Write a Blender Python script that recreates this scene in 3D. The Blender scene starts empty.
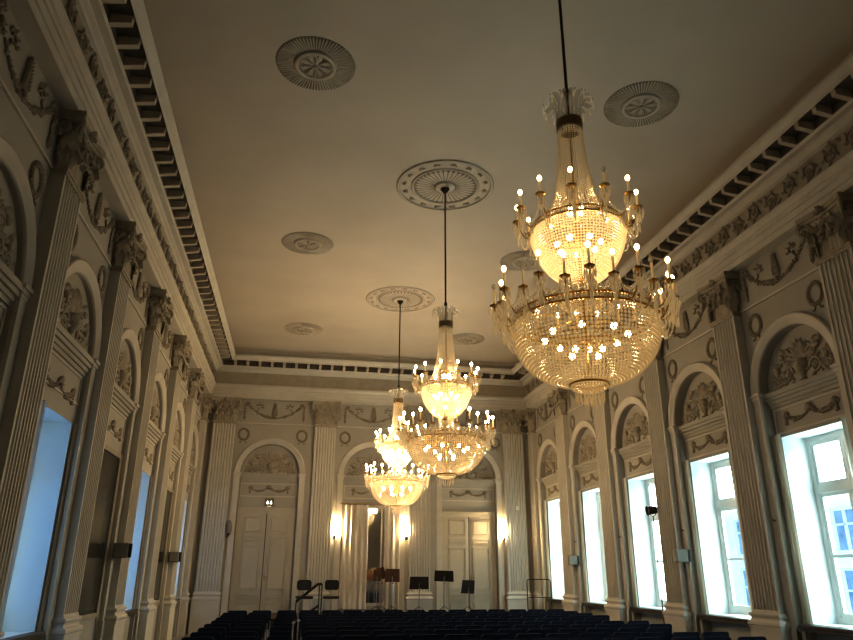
import bpy, math, random
from math import sin, cos, pi, radians as R
from mathutils import Vector, Matrix

random.seed(7)
S = bpy.context.scene
COL = S.collection

# ------------------------------------------------------------------ dimensions (metres)
XP = 5.475          # front of the pilasters on the long walls
XW = 5.645          # long wall plane
L = 23.54           # front of the pilasters on the stage wall
LW = 23.69          # stage wall plane
YF = -0.95          # wall behind the camera
ZC = 8.75           # ceiling
PW = 0.70           # pilaster width
BAY = 3.0
Y0 = 8.48           # pilaster number 0
ZN = 6.44           # neck of the pilasters
ZB = 1.20           # foot of the fluting
SPR = 4.80          # springing of the arches
AIN, AOUT = 0.95, 1.14
REC = 0.16          # depth of the niches
RECL = 0.06         # the niches of the dim wall are shallower
ORD = ['zeroth', 'first', 'second', 'third', 'fourth', 'fifth', 'sixth', 'seventh', 'eighth', 'ninth', 'tenth',
       'eleventh', 'twelfth', 'thirteenth', 'fourteenth', 'fifteenth', 'sixteenth', 'seventeenth', 'eighteenth']

# ------------------------------------------------------------------ materials
def nodes_of(name):
    m = bpy.data.materials.new(name); m.use_nodes = True
    nt = m.node_tree; nt.nodes.clear()
    out = nt.nodes.new('ShaderNodeOutputMaterial')
    return m, nt, out

def mat(name, c, rough=0.6, metal=0.0, var=0.0, scale=6.0, bump=0.0, bscale=60.0, spec=0.5, stretch=None, emit=None, es=0.0):
    m, nt, out = nodes_of(name)
    b = nt.nodes.new('ShaderNodeBsdfPrincipled')
    b.inputs['Base Color'].default_value = (*c, 1)
    b.inputs['Roughness'].default_value = rough
    b.inputs['Metallic'].default_value = metal
    b.inputs['Specular IOR Level'].default_value = spec
    if emit:
        b.inputs['Emission Color'].default_value = (*emit, 1); b.inputs['Emission Strength'].default_value = es
    tc = nt.nodes.new('ShaderNodeTexCoord')
    mp = nt.nodes.new('ShaderNodeMapping')
    if stretch: mp.inputs['Scale'].default_value = stretch
    nt.links.new(tc.outputs['Object'], mp.inputs['Vector'])
    if var > 0:
        n = nt.nodes.new('ShaderNodeTexNoise'); n.inputs['Scale'].default_value = scale; n.inputs['Detail'].default_value = 5
        nt.links.new(mp.outputs[0], n.inputs['Vector'])
        r = nt.nodes.new('ShaderNodeValToRGB')
        r.color_ramp.elements[0].position = 0.3; r.color_ramp.elements[1].position = 0.7
        r.color_ramp.elements[0].color = (*[x * (1 - var) for x in c], 1)
        r.color_ramp.elements[1].color = (*[min(1, x * (1 + var)) for x in c], 1)
        nt.links.new(n.outputs['Fac'], r.inputs['Fac']); nt.links.new(r.outputs['Color'], b.inputs['Base Color'])
    if bump > 0:
        n2 = nt.nodes.new('ShaderNodeTexNoise'); n2.inputs['Scale'].default_value = bscale; n2.inputs['Detail'].default_value = 3
        nt.links.new(mp.outputs[0], n2.inputs['Vector'])
        bp = nt.nodes.new('ShaderNodeBump'); bp.inputs['Strength'].default_value = bump; bp.inputs['Distance'].default_value = 0.01
        nt.links.new(n2.outputs['Fac'], bp.inputs['Height']); nt.links.new(bp.outputs[0], b.inputs['Normal'])
    nt.links.new(b.outputs[0], out.inputs[0])
    return m

def emis(name, c, s, sample=True):
    m, nt, out = nodes_of(name)
    e = nt.nodes.new('ShaderNodeEmission'); e.inputs[0].default_value = (*c, 1); e.inputs[1].default_value = s
    nt.links.new(e.outputs[0], out.inputs[0])
    if not sample: m.cycles.emission_sampling = 'NONE'
    return m

def crystal(name, c, tr=0.45, gl=0.35, rough=0.12, tp=0.0, glow=0.0):
    m, nt, out = nodes_of(name)
    t = nt.nodes.new('ShaderNodeBsdfTranslucent'); t.inputs[0].default_value = (*c, 1)
    d = nt.nodes.new('ShaderNodeBsdfDiffuse'); d.inputs[0].default_value = (*c, 1)
    g = nt.nodes.new('ShaderNodeBsdfGlossy'); g.inputs[0].default_value = (1, 0.97, 0.9, 1); g.inputs['Roughness'].default_value = rough
    a = nt.nodes.new('ShaderNodeMixShader'); a.inputs[0].default_value = tr
    b = nt.nodes.new('ShaderNodeMixShader'); b.inputs[0].default_value = gl
    nt.links.new(d.outputs[0], a.inputs[1]); nt.links.new(t.outputs[0], a.inputs[2])
    nt.links.new(a.outputs[0], b.inputs[1]); nt.links.new(g.outputs[0], b.inputs[2])
    last = b
    if tp > 0:
        p = nt.nodes.new('ShaderNodeBsdfTransparent')
        x = nt.nodes.new('ShaderNodeMixShader'); x.inputs[0].default_value = tp
        nt.links.new(b.outputs[0], x.inputs[1]); nt.links.new(p.outputs[0], x.inputs[2]); last = x
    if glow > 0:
        e = nt.nodes.new('ShaderNodeEmission'); e.inputs[0].default_value = (1.0, .72, .36, 1); e.inputs[1].default_value = glow  # warm emission stands in for bulb light refracted by the crystal
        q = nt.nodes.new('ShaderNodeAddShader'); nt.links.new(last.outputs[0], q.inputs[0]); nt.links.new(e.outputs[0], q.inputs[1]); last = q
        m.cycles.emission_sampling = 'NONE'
    nt.links.new(last.outputs[0], out.inputs[0])
    return m

def pane_mat(name, tint=(0.93, 0.98, 0.98)):
    m, nt, out = nodes_of(name)
    p = nt.nodes.new('ShaderNodeBsdfTransparent'); p.inputs[0].default_value = (*tint, 1)
    g = nt.nodes.new('ShaderNodeBsdfGlossy'); g.inputs['Roughness'].default_value = 0.02
    f = nt.nodes.new('ShaderNodeFresnel'); f.inputs[0].default_value = 1.45
    x = nt.nodes.new('ShaderNodeMixShader')
    nt.links.new(f.outputs[0], x.inputs[0]); nt.links.new(p.outputs[0], x.inputs[1]); nt.links.new(g.outputs[0], x.inputs[2])
    nt.links.new(x.outputs[0], out.inputs[0])
    return m

def cloth_mat(name, c, tr=0.35):
    m, nt, out = nodes_of(name)
    t = nt.nodes.new('ShaderNodeBsdfTranslucent'); t.inputs[0].default_value = (*c, 1)
    d = nt.nodes.new('ShaderNodeBsdfDiffuse')
    w = nt.nodes.new('ShaderNodeTexNoise'); w.inputs['Scale'].default_value = 40
    r = nt.nodes.new('ShaderNodeValToRGB')
    r.color_ramp.elements[0].color = (*[x * .88 for x in c], 1); r.color_ramp.elements[1].color = (*c, 1)
    nt.links.new(w.outputs['Fac'], r.inputs[0]); nt.links.new(r.outputs[0], d.inputs[0])
    a = nt.nodes.new('ShaderNodeMixShader'); a.inputs[0].default_value = tr
    nt.links.new(d.outputs[0], a.inputs[1]); nt.links.new(t.outputs[0], a.inputs[2]); nt.links.new(a.outputs[0], out.inputs[0])
    return m

WARM = (1.0, 0.715, 0.41)
M = {}
M['wall'] = mat('wall_plaster', (.41, .40, .36), .75, var=.06, scale=1.2, bump=.08, bscale=30)
M['stucco'] = mat('stucco_white', (.56, .545, .495), .7, var=.05, scale=3, bump=.06, bscale=50)
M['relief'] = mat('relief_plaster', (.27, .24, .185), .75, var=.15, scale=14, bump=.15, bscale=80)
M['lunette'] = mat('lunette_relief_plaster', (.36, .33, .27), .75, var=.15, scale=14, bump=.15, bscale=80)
M['cap'] = mat('capital_plaster', (.40, .365, .295), .75, var=.15, scale=10, bump=.12, bscale=70)
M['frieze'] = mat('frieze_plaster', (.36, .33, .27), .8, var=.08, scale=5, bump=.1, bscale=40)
M['channel'] = mat('cornice_hollow_paint', (.11, .097, .075), .85, var=.15, scale=6)  # dark paint that carries the shade between the modillions
M['ceiling'] = mat('ceiling_plaster', (.50, .45, .375), .8, var=.05, scale=.8, bump=.1, bscale=9)
M['rose'] = mat('rosette_plaster', (.50, .45, .37), .8, var=.08, scale=9)
M['rosedark'] = mat('rosette_grey_ring', (.20, .18, .145), .85, var=.1, scale=9)
M['roseline'] = mat('rosette_painted_line', (.25, .22, .17), .85, var=.1, scale=9)
M['leafgrey'] = mat('medallion_leaf', (.41, .365, .30), .85, var=.1, scale=9)
M['floor'] = mat('parquet', (.30, .285, .26), .35, var=.35, scale=3, stretch=(8, .8, 1))
M['stage'] = mat('stage_boards', (.035, .025, .018), .5, var=.3, scale=4, stretch=(1, 8, 1))
M['door'] = mat('door_paint', (.50, .475, .405), .5, var=.03, scale=3)
M['winwhite'] = mat('window_paint', (.78, .80, .78), .4, var=.02, scale=4)
M['reveal'] = mat('reveal_paint', (.76, .82, .82), .6, var=.03, scale=1.5)
M['darksill'] = mat('dark_sill_stone', (.06, .055, .05), .4, var=.15, scale=8)
M['navy'] = mat('navy_upholstery', (.018, .027, .055), .8, var=.25, scale=50, bump=.2, bscale=300, spec=.25)
M['chrome'] = mat('chrome', (.75, .75, .76), .18, 1.0, var=.02)
M['black'] = mat('black_metal', (.012, .011, .010), .45, var=.1, scale=20)
M['brownblack'] = mat('dark_desk', (.022, .017, .013), .5, var=.2, scale=12)
M['wooddesk'] = mat('brown_desk', (.10, .052, .025), .5, var=.3, scale=6, stretch=(1, 1, 8))
M['brass'] = mat('aged_brass', (.50, .32, .11), .3, 1.0, var=.12, scale=30)
M['rod'] = mat('dark_bronze', (.045, .035, .025), .4, .7, var=.15, scale=20)
M['darkbrass'] = mat('dark_brass', (.26, .19, .11), .45, .5, var=.3, scale=40)
M['candle'] = mat('candle_sleeve', (.85, .70, .42), .5, var=.05, scale=20, emit=(1.0, .66, .28), es=.28)  # emission added to imitate the bulb's light on the sleeve
M['candle'].cycles.emission_sampling = 'NONE'
M['crystal'] = crystal('cut_crystal', (.98, .91, .74), .6, .25, .12, 0, .055)  # faint emission added so the beads look lit from inside
M['crystalup'] = crystal('glowing_basket_crystal', (.98, .91, .74), .6, .25, .12, 0, .5)  # strong added emission imitates the bulb-lit basket
M['crystallow'] = crystal('glowing_bowl_crystal', (.98, .88, .66), .6, .3, .10, 0, .17)  # added emission imitates bulb light caught in the bowl
M['crystal2'] = crystal('hanging_prism', (.98, .90, .72), .55, .35, .08, .2, .12)  # added emission imitates lamp light in the prisms
M['glassplume'] = crystal('pressed_glass', (.72, .70, .62), .55, .3, .1, .45)
M['bulb'] = emis('lit_bulb', WARM, 12.0)
M['bulbin'] = emis('lit_inner_bulb', WARM, 50.0)
M['bulbtop'] = emis('lit_upper_inner_bulb', WARM, 70.0)
M['bulb1'] = emis('lit_bulb_middle', WARM, 85.0)
M['bulb2'] = emis('lit_bulb_stage', WARM, 950.0)
M['unlit'] = crystal('clear_bulb', (.8, .78, .7), .4, .4, .05, .4)
M['glass'] = pane_mat('window_glass')
M['darkglass'] = mat('dark_pane', (.035, .04, .038), .12, var=.2, scale=2)
M['mirror'] = mat('old_mirror', (.85, .84, .80), .06, 1.0, var=.05, scale=2)
M['curtain'] = cloth_mat('cream_curtain', (.62, .57, .47), .3)
M['curtain2'] = cloth_mat('stage_curtain', (.80, .76, .68), .15)
M['grey'] = mat('grey_plastic', (.22, .215, .19), .5, var=.05, scale=20)
M['green'] = mat('dark_green_sign', (.17, .155, .115), .4, var=.1, scale=20)
M['signlit'] = emis('sign_figure', (.9, 1.0, .9), 5.0, False)
M['signdown'] = emis('sign_downlight', (1.0, .72, .5), 2.0)  # glow added under the sign to light the door below
M['shade'] = emis('sconce_shade', (1.0, .71, .37), 330.0)
M['facade'] = mat('facade_render', (.95, .84, .68), .85, var=.06, scale=2)
M['roof'] = mat('roof_tiles', (.28, .20, .17), .8, var=.2, scale=6)
M['bluepane'] = mat('facade_pane', (.30, .36, .42), .15, var=.3, scale=2)

# ------------------------------------------------------------------ mesh builder
class MB:
    def __init__(s): s.v = []; s.f = []
    def add(s, vs, fs):
        o = len(s.v); s.v += [tuple(x) for x in vs]; s.f += [tuple(i + o for i in q) for q in fs]
    def box(s, x0, x1, y0, y1, z0, z1):
        s.add([(x0,y0,z0),(x1,y0,z0),(x1,y1,z0),(x0,y1,z0),(x0,y0,z1),(x1,y0,z1),(x1,y1,z1),(x0,y1,z1)],
              [(0,3,2,1),(4,5,6,7),(0,1,5,4),(1,2,6,5),(2,3,7,6),(3,0,4,7)])
    def bbox(s, x0, x1, y0, y1, z0, z1, b=.01):
        "box with chamfered edges"
        pts = []
        for z, i in ((z0, b), (z0 + b, 0), (z1 - b, 0), (z1, b)):
            xa, xb, ya, yb = x0 + i, x1 - i, y0 + i, y1 - i; c = b
            pts += [(xa+c,ya,z),(xb-c,ya,z),(xb,ya+c,z),(xb,yb-c,z),(xb-c,yb,z),(xa+c,yb,z),(xa,yb-c,z),(xa,ya+c,z)]
        fs = [tuple(range(7, -1, -1)), tuple(range(24, 32))]
        for k in range(3):
            for i in range(8):
                a, c2 = k*8+i, k*8+(i+1) % 8
                fs.append((a, c2, c2+8, a+8))
        s.add(pts, fs)
    def tube(s, path, r, n=8, cap=True):
        path = [Vector(p) for p in path]; m = len(path); rs = r if isinstance(r, (list, tuple)) else [r] * m
        vs = []; prev = None
        for i, p in enumerate(path):
            t = (path[min(i+1, m-1)] - path[max(i-1, 0)]).normalized()
            if prev is None:
                a = Vector((0,0,1)) if abs(t.z) < .9 else Vector((1,0,0))
                u = t.cross(a).normalized()
            else:
                u = (prev - t * prev.dot(t)); u = u.normalized() if u.length > 1e-6 else t.orthogonal().normalized()
            prev = u; w = t.cross(u)
            vs += [p + (u * cos(2*pi*k/n) + w * sin(2*pi*k/n)) * rs[i] for k in range(n)]
        fs = [(i*n+k, i*n+(k+1) % n, (i+1)*n+(k+1) % n, (i+1)*n+k) for i in range(m-1) for k in range(n)]
        if cap: fs += [tuple(range(n-1, -1, -1)), tuple(range((m-1)*n, m*n))]
        s.add(vs, fs)
    def lathe(s, prof, c=(0,0,0), n=24, a0=0, a1=2*pi):
        full = abs(a1 - a0 - 2*pi) < 1e-6; k = n if full else n + 1
        vs = []
        for r, z in prof:
            for i in range(k):
                a = a0 + (a1-a0)*i/n
                vs.append((c[0]+r*cos(a), c[1]+r*sin(a), c[2]+z))
        fs = []
        for j in range(len(prof)-1):
            for i in range(n):
                i2 = (i+1) % k
                fs.append((j*k+i, j*k+i2, (j+1)*k+i2, (j+1)*k+i))
        s.add(vs, fs)
    def octa(s, c, rx, ry, rz, rot=0.0, ax=None):
        ca, sa = cos(rot), sin(rot)
        pts = [(rx,0,0),(-rx,0,0),(0,ry,0),(0,-ry,0),(0,0,rz),(0,0,-rz)]
        out = []
        for x, y, z in pts:
            v = Vector((x*ca - y*sa, x*sa + y*ca, z))
            if ax is not None: v = ax @ v
            out.append((c[0]+v.x, c[1]+v.y, c[2]+v.z))
        s.add(out, [(0,2,4),(2,1,4),(1,3,4),(3,0,4),(2,0,5),(1,2,5),(3,1,5),(0,3,5)])
    def blob(s, c, rx, ry, rz, ang=0.0, n=6, m=4):
        "ellipsoid turned by ang in the x-z plane"
        ca, sa = cos(ang), sin(ang); vs = []
        for j in range(1, m):
            t = pi*j/m
            for i in range(n):
                a = 2*pi*i/n
                x, y, z = rx*cos(t), ry*sin(t)*cos(a), rz*sin(t)*sin(a)
                vs.append((c[0]+x*ca - z*sa, c[1]+y, c[2]+x*sa + z*ca))
        for sgn in (1, -1):
            x = rx*sgn; vs.append((c[0]+x*ca, c[1], c[2]+x*sa))
        a, b = len(vs)-2, len(vs)-1
        fs = [((j*n)+i, (j*n)+(i+1) % n, (j+1)*n+(i+1) % n, (j+1)*n+i) for j in range(m-2) for i in range(n)]
        fs += [(a, (i+1) % n, i) for i in range(n)] + [(b, (m-2)*n+i, (m-2)*n+(i+1) % n) for i in range(n)]
        s.add(vs, fs)
    def leaf(s, x, z, ang, ln, w, lift=.03, y=0.0):
        "a pointed relief leaf lying on the plane y, standing out towards -y"
        d = Vector((cos(ang), 0, sin(ang))); q = Vector((-sin(ang), 0, cos(ang))); b = Vector((x, y, z)); o = Vector((0, -1, 0))
        P = [b, b+d*ln*.35+q*w*.5, b+d*ln*.75+q*w*.32, b+d*ln+o*lift*.8, b+d*ln*.75-q*w*.32, b+d*ln*.35-q*w*.5,
             b+d*ln*.3+o*lift, b+d*ln*.72+o*lift*1.25]
        s.add(P, [(0,6,1),(1,6,7,2),(2,7,3),(0,5,6),(5,4,7,6),(4,3,7)])
    def obj(s, name, m, parent=None, smooth=False):
        me = bpy.data.meshes.new(name); me.from_pydata(s.v, [], s.f); me.update()
        me.materials.append(m)
        if smooth: me.shade_smooth()
        o = bpy.data.objects.new(name, me); COL.objects.link(o)
        if parent: o.parent = parent
        return o

def tag(o, label=None, cat=None, group=None, kind=None):
    if label: o['label'] = label
    if cat: o['category'] = cat
    if group: o['group'] = group
    if kind: o['kind'] = kind
    return o

def empty(name, loc=(0,0,0), rz=0.0, label=None, cat=None, group=None, kind=None):
    o = bpy.data.objects.new(name, None); COL.objects.link(o); o.empty_display_size = .1
    o.location = loc; o.rotation_euler = (0, 0, rz)
    return tag(o, label, cat, group, kind)

def copy_tree(o, parent=None):
    c = o.copy(); COL.objects.link(c)
    if parent is not None: c.parent = parent
    for ch in list(o.children): copy_tree(ch, c)
    return c

class Proto:
    "first use is the original, later uses are copies of it and of its parts"
    def __init__(s, o): s.o = o; s.used = False
    def get(s, loc, rz=0.0, label=None, group=None, scale=None):
        o = s.o if not s.used else copy_tree(s.o)
        s.used = True
        o.location = loc; o.rotation_euler = (0, 0, rz)
        if scale: o.scale = scale
        if label: o['label'] = label
        if group: o['group'] = group
        return o

# places on the three decorated walls: a wall frame has x along the wall, y into the wall, z up
def on_right(y): return (XW, y, 0), R(-90)
def on_left(y): return (-XW, y, 0), R(90)
def on_back(x): return (x, LW, 0), 0.0

# ------------------------------------------------------------------ walls
ZT = 8.9
def arc(r, n=24): return [(r*cos(pi - pi*i/n), SPR + r*sin(pi*i/n)) for i in range(n+1)]

def bay_faces(mb, rv, xc, half, opening, REC=REC):
    """wall with an arched niche; opening = None or (half width, z0, z1, depth) cut in the back of the niche"""
    A = arc(AIN)
    q = lambda a, b, c, d: mb.add([a, b, c, d], [(0,1,2,3)])
    for x0, x1 in ((-half, -AIN), (AIN, half)):
        q((xc+x0,0,0),(xc+x1,0,0),(xc+x1,0,ZT),(xc+x0,0,ZT))
    for i in range(24):
        (xa, za), (xb, zb) = A[i], A[i+1]
        q((xc+xa,0,za),(xc+xb,0,zb),(xc+xb,0,ZT),(xc+xa,0,ZT))
        q((xc+xa,0,za),(xc+xa,REC,za),(xc+xb,REC,zb),(xc+xb,0,zb))
    for sx in (-1, 1):
        q((xc+sx*AIN,0,0),(xc+sx*AIN,REC,0),(xc+sx*AIN,REC,SPR),(xc+sx*AIN,0,SPR))
    hw, z0, z1, dp = opening if opening else (.3, 2, 3, 0)
    zt = z1
    q((xc-AIN,REC,0),(xc+AIN,REC,0),(xc+AIN,REC,z0),(xc-AIN,REC,z0))
    q((xc-AIN,REC,z0),(xc-hw,REC,z0),(xc-hw,REC,zt),(xc-AIN,REC,zt))
    q((xc+hw,REC,z0),(xc+AIN,REC,z0),(xc+AIN,REC,zt),(xc+hw,REC,zt))
    q((xc-AIN,REC,zt),(xc+AIN,REC,zt),(xc+AIN,REC,SPR),(xc-AIN,REC,SPR))
    for i in range(24):
        (xa, za), (xb, zb) = A[i], A[i+1]
        q((xc+xa,REC,SPR),(xc+xb,REC,SPR),(xc+xb,REC,zb),(xc+xa,REC,za))
    if not opening:
        q((xc-hw,REC,z0),(xc+hw,REC,z0),(xc+hw,REC,z1),(xc-hw,REC,z1))
    else:
        y1 = REC + dp
        p = lambda a, b, c, d: rv.add([a, b, c, d], [(0,1,2,3)])
        p((xc-hw,REC,z0),(xc-hw,y1,z0),(xc-hw,y1,z1),(xc-hw,REC,z1))
        p((xc+hw,REC,z0),(xc+hw,y1,z0),(xc+hw,y1,z1),(xc+hw,REC,z1))
        p((xc-hw,REC,z1),(xc+hw,REC,z1),(xc+hw,y1,z1),(xc-hw,y1,z1))
        p((xc-hw,REC,z0),(xc+hw,REC,z0),(xc+hw,y1,z0),(xc-hw,y1,z0))

WHW, WZ0, WZ1, WDP = .82, 1.02, 4.0, .56
WZ1L = 3.79
bay_y = [Y0 + BAY*(i - .5) for i in range(-3, 6)]       # -2.02 ... 21.98 : index 3 is the bay before pilaster 0
BAYN = list(range(-3, 6))                               # bay number, 1 lies between pilasters 0 and 1
left_open = {1, 3, 5}
right_open = {0, 1, 2, 3, 4, 5}
def side_wall(name, side):
    mb, rv = MB(), MB()
    loc, rz = (on_right if side > 0 else on_left)(0)
    for n in BAYN[1:]:
        yc = Y0 + BAY*(n - .5)
        xl = -yc if side > 0 else yc
        op = (WHW, WZ0, WZ1 if side > 0 else WZ1L, WDP) if ((side > 0 and n in right_open) or n in left_open) else None
        bay_faces(mb, rv, xl, BAY/2, op, REC if side > 0 else RECL)
    e0, e1 = Y0 + BAY*5, LW + .4
    f0, f1 = YF - .4, Y0 - BAY*3
    for a, b in ((e0, e1), (f0, f1)):
        s = -1 if side > 0 else 1
        mb.add([(s*a,0,0),(s*b,0,0),(s*b,0,ZT),(s*a,0,ZT)], [(0,1,2,3)])
    o = tag(mb.obj(name, M['wall']), kind='structure'); o.location = loc; o.rotation_euler = (0,0,rz)
    r = rv.obj('window_reveal', M['reveal'], o)
    return o
side_wall('wall_right', 1)
side_wall('wall_left', -1)

BX = 3.34
def back_wall():
    mb, rv = MB(), MB()
    # centre bay and door bays use the same arched niche
    for xc in (-BX, 0, BX):
        bay_faces(mb, rv, xc, 1.3, None)
    for a, b in ((-6.1, -BX-1.3), (-BX+1.3, -1.3), (1.3, BX-1.3), (BX+1.3, 6.1)):
        mb.add([(a,0,0),(b,0,0),(b,0,ZT),(a,0,ZT)], [(0,1,2,3)])
    o = tag(mb.obj('wall_back', M['wall']), kind='structure'); o.location = (0, LW, 0)
back_wall()
m = MB(); m.add([(-6.2,YF,0),(6.2,YF,0),(6.2,YF,ZT),(-6.2,YF,ZT)], [(0,1,2,3)])
tag(m.obj('wall_front', M['wall']), kind='structure')
m = MB(); m.box(-6.6, 6.6, YF-.3, LW+.5, -.1, 0); tag(m.obj('floor', M['floor']), kind='structure')
m = MB(); m.box(-6.6, 6.6, YF-.3, LW+.5, ZC, ZC+.2); tag(m.obj('ceiling', M['ceiling']), kind='structure')

# ------------------------------------------------------------------ entablature and cornice round the room
def ring_profile(mb, prof, closed=False):
    vs = []; n = len(prof)
    for d, z in prof:
        xa = XP - d; ya = YF + .12 + d; yb = L - d
        vs += [(-xa,ya,z),(xa,ya,z),(xa,yb,z),(-xa,yb,z)]
    fs = []
    for j in range(n - 1):
        for i in range(4):
            fs.append((j*4+i, j*4+(i+1) % 4, (j+1)*4+(i+1) % 4, (j+1)*4+i))
    mb.add(vs, fs)
ENT = [(-.4,7.21),(.05,7.21),(.05,7.33),(.075,7.335),(.075,7.45),(.10,7.455),(.10,7.53),(.125,7.54),(.16,7.58),(.17,7.62),(.17,7.65),(.10,7.66),(.10,8.10)]
CRN = [(.10,8.10),(.15,8.105),(.17,8.14),(.22,8.17),(.23,8.20),(.33,8.205),(.35,8.24),(.35,8.40),(.655,8.40),(.66,8.345),(.665,8.345),(.68,8.40),(.73,8.45),(.755,8.49),(.755,8.53),(.70,8.55),(.62,8.60),(.56,8.68),(.54,8.76)]
m = MB(); ring_profile(m, ENT); ring_profile(m, CRN)
ent = tag(m.obj('trim_1', M['stucco']), kind='structure')
m = MB(); ring_profile(m, [(.103,7.68),(.103,8.08)]); m.obj('frieze_panel', M['frieze'], ent)
# modillion band: small blocks across the hollow under the cornice
m = MB(); ring_profile(m, [(.354,8.25),(.354,8.397),(.64,8.397)]); m.obj('soffit_channel', M['channel'], ent)  # dark lining, shade of the hollow put into its colour
m = MB()
def modillion(cx, cy, dx, dy):
    # (dx,dy) points to the room
    px, py = -dy, dx
    def P(d, t, z): return (cx + dx*d + px*t, cy + dy*d + py*t, z)
    w = .042
    vs = [P(.35,-w,8.245),P(.35,w,8.245),P(.615,w,8.285),P(.615,-w,8.285),P(.35,-w,8.40),P(.35,w,8.40),P(.63,w,8.40),P(.63,-w,8.40)]
    m.add(vs, [(0,1,2,3),(4,7,6,5),(0,4,5,1),(1,5,6,2),(2,6,7,3),(3,7,4,0)])
k = .40
y = .4
while y < L - .75:
    modillion(XP, y, -1, 0); modillion(-XP, y, 1, 0); y += k
x = -XP + .75
while x < XP - .7:
    modillion(x, L, 0, -1); x += k
m.obj('modillion_band', M['rose'], ent)
# scrolling foliage of the frieze on the long walls
def scroll_unit(mb, x0, z0, s, flip, y=0.0):
    f = -1 if flip else 1
    pts = []
    for i in range(18):
        t = i/17; a = t*2.0*2*pi*.8; r = .17*(1 - t*.85)*s
        pts.append((x0 + r*cos(a + pi*.5), y - .012, z0 + f*r*sin(a + pi*.5)*.9))
    mb.tube(pts, [.02*(1-.4*i/17) for i in range(18)], 5)
    for i in (0, 3, 5, 7, 9, 11, 13):
        p = pts[i]; a = math.atan2(p[2]-z0, p[0]-x0) + .9
        mb.leaf(p[0], p[2], a, .10*s, .07*s, .025, y)
    mb.blob((x0, y-.015, z0), .035, .02, .035)
m = MB()
n_u = int((L - 4) / .48)
for sgn in (-1, 1):
    tmp = MB()
    for i in range(n_u):
        scroll_unit(tmp, 4.2 + .48*i, 7.88, 1.0, i % 2)
        tmp.leaf(4.2 + .48*i + .2, 7.88 + (.08 if i % 2 else -.08), R(40 if i % 2 else -40), .14, .08, .03)
    # local frame x->world y, y -> depth
    for (a, b, c) in tmp.v: pass
    m.add([(sgn*(XP - .105) + sgn*b, a, c) for a, b, c in tmp.v], tmp.f)
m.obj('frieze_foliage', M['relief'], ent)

# string course at the neck of the pilasters, on all walls
m = MB()
def string_run(mb, z0, z1, d):
    for s in (-1, 1):
        x0, x1 = sorted((s*(XW - d), s*(XW + .05))); mb.box(x0, x1, YF, LW, z0, z1)
    mb.box(-XW, XW, LW - d, LW + .05, z0, z1)
string_run(m, 6.40, 6.44, .03)
tag(m.obj('trim_2', M['stucco']), kind='structure')
m = MB()
for s in (-1, 1):
    for n in range(-2, 6):
        for e in (-1, 1):
            yc = Y0 + BAY*(n-.5) + e*(AIN + .16)
            x0, x1 = sorted((s*(XW - .03), s*(XW + .04))); m.box(x0, x1, yc-.15, yc+.15, 0, .18)
tag(m.obj('baseboard_1', M['stucco']), kind='structure')

# ------------------------------------------------------------------ arched surrounds (trim), one per bay
def make_surround(REC=REC):
    root = empty('trim_3', kind='structure')
    m = MB(); prof = [(AIN,.0),(AIN,-.03),(AIN+.02,-.045),(AIN+.06,-.045),(AIN+.07,-.055),(AOUT-.05,-.06),(AOUT-.03,-.075),(AOUT,-.07),(AOUT,0)]
    n = 28; vs = []
    for r, y in prof:
        for i in range(n+1):
            a = pi*i/n; vs.append((r*cos(a), y, SPR + r*sin(a)))
    m.add(vs, [(j*(n+1)+i, j*(n+1)+i+1, (j+1)*(n+1)+i+1, (j+1)*(n+1)+i) for j in range(len(prof)-1) for i in range(n)])
    m.obj('archivolt', M['stucco'], root, True)
    for s in (-1, 1):
        m = MB(); x0, x1 = sorted((s*(AIN-.0), s*AOUT)); m.box(x0, x1, -.05, 0, .0, SPR-.14); m.box(x0-.0, x1, -.065, 0, .0, .95)
        m.obj('pier', M['stucco'], root)
        m = MB(); x0, x1 = sorted((s*(AIN-.03), s*(AOUT+.01)))
        m.box(x0+.01, x1-.01, -.06, .1, SPR-.15, SPR-.11); m.box(x0, x1, -.075, .1, SPR-.11, SPR-.05); m.box(x0-.02, x1+.02, -.1, .1, SPR-.05, SPR)
        m.obj('impost', M['stucco'], root)
    m = MB(); w = AIN - .005
    m.box(-w, w, REC-.03, REC, 4.52, 4.58); m.box(-w, w, REC-.06, REC, 4.58, 4.64); m.box(-w, w, REC-.10, REC, 4.64, 4.70); m.box(-w, w, REC-.13, REC, 4.70, 4.78)
    m.obj('lunette_ledge', M['wall'], root)
    m = MB()
    for (x0, x1, z0, z1) in ((-.9,.9,4.06,4.09),(-.9,.9,4.46,4.49),(-.9,-.87,4.09,4.46),(.87,.9,4.09,4.46)): m.box(x0, x1, REC-.015, REC, z0, z1)
    m.obj('panel_frame', M['stucco'], root)
    return Proto(root)
SUR, SURL = make_surround(), make_surround(RECL)

# ------------------------------------------------------------------ relief ornaments (wall frame, y = 0 on the surface)
def swag_blobs(mb, pts, r, jit=.3, n=None):
    for i, (x, z) in enumerate(pts):
        a = math.atan2(pts[min(i+1, len(pts)-1)][1]-pts[max(i-1,0)][1], pts[min(i+1, len(pts)-1)][0]-pts[max(i-1,0)][0])
        rr = r*(1 + random.uniform(-jit, jit))
        mb.blob((x, -.008, z), rr*1.25, rr*.75, rr, a)
        for s in (-1, 1):
            mb.leaf(x, z, a + s*random.uniform(.5, 1.1), rr*2.2, rr*1.1, .03)

def catenary(x0, z0, x1, z1, sag, n):
    return [(x0+(x1-x0)*i/n, z0+(z1-z0)*i/n - sag*(1-(2*i/n-1)**2)) for i in range(n+1)]

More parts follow.
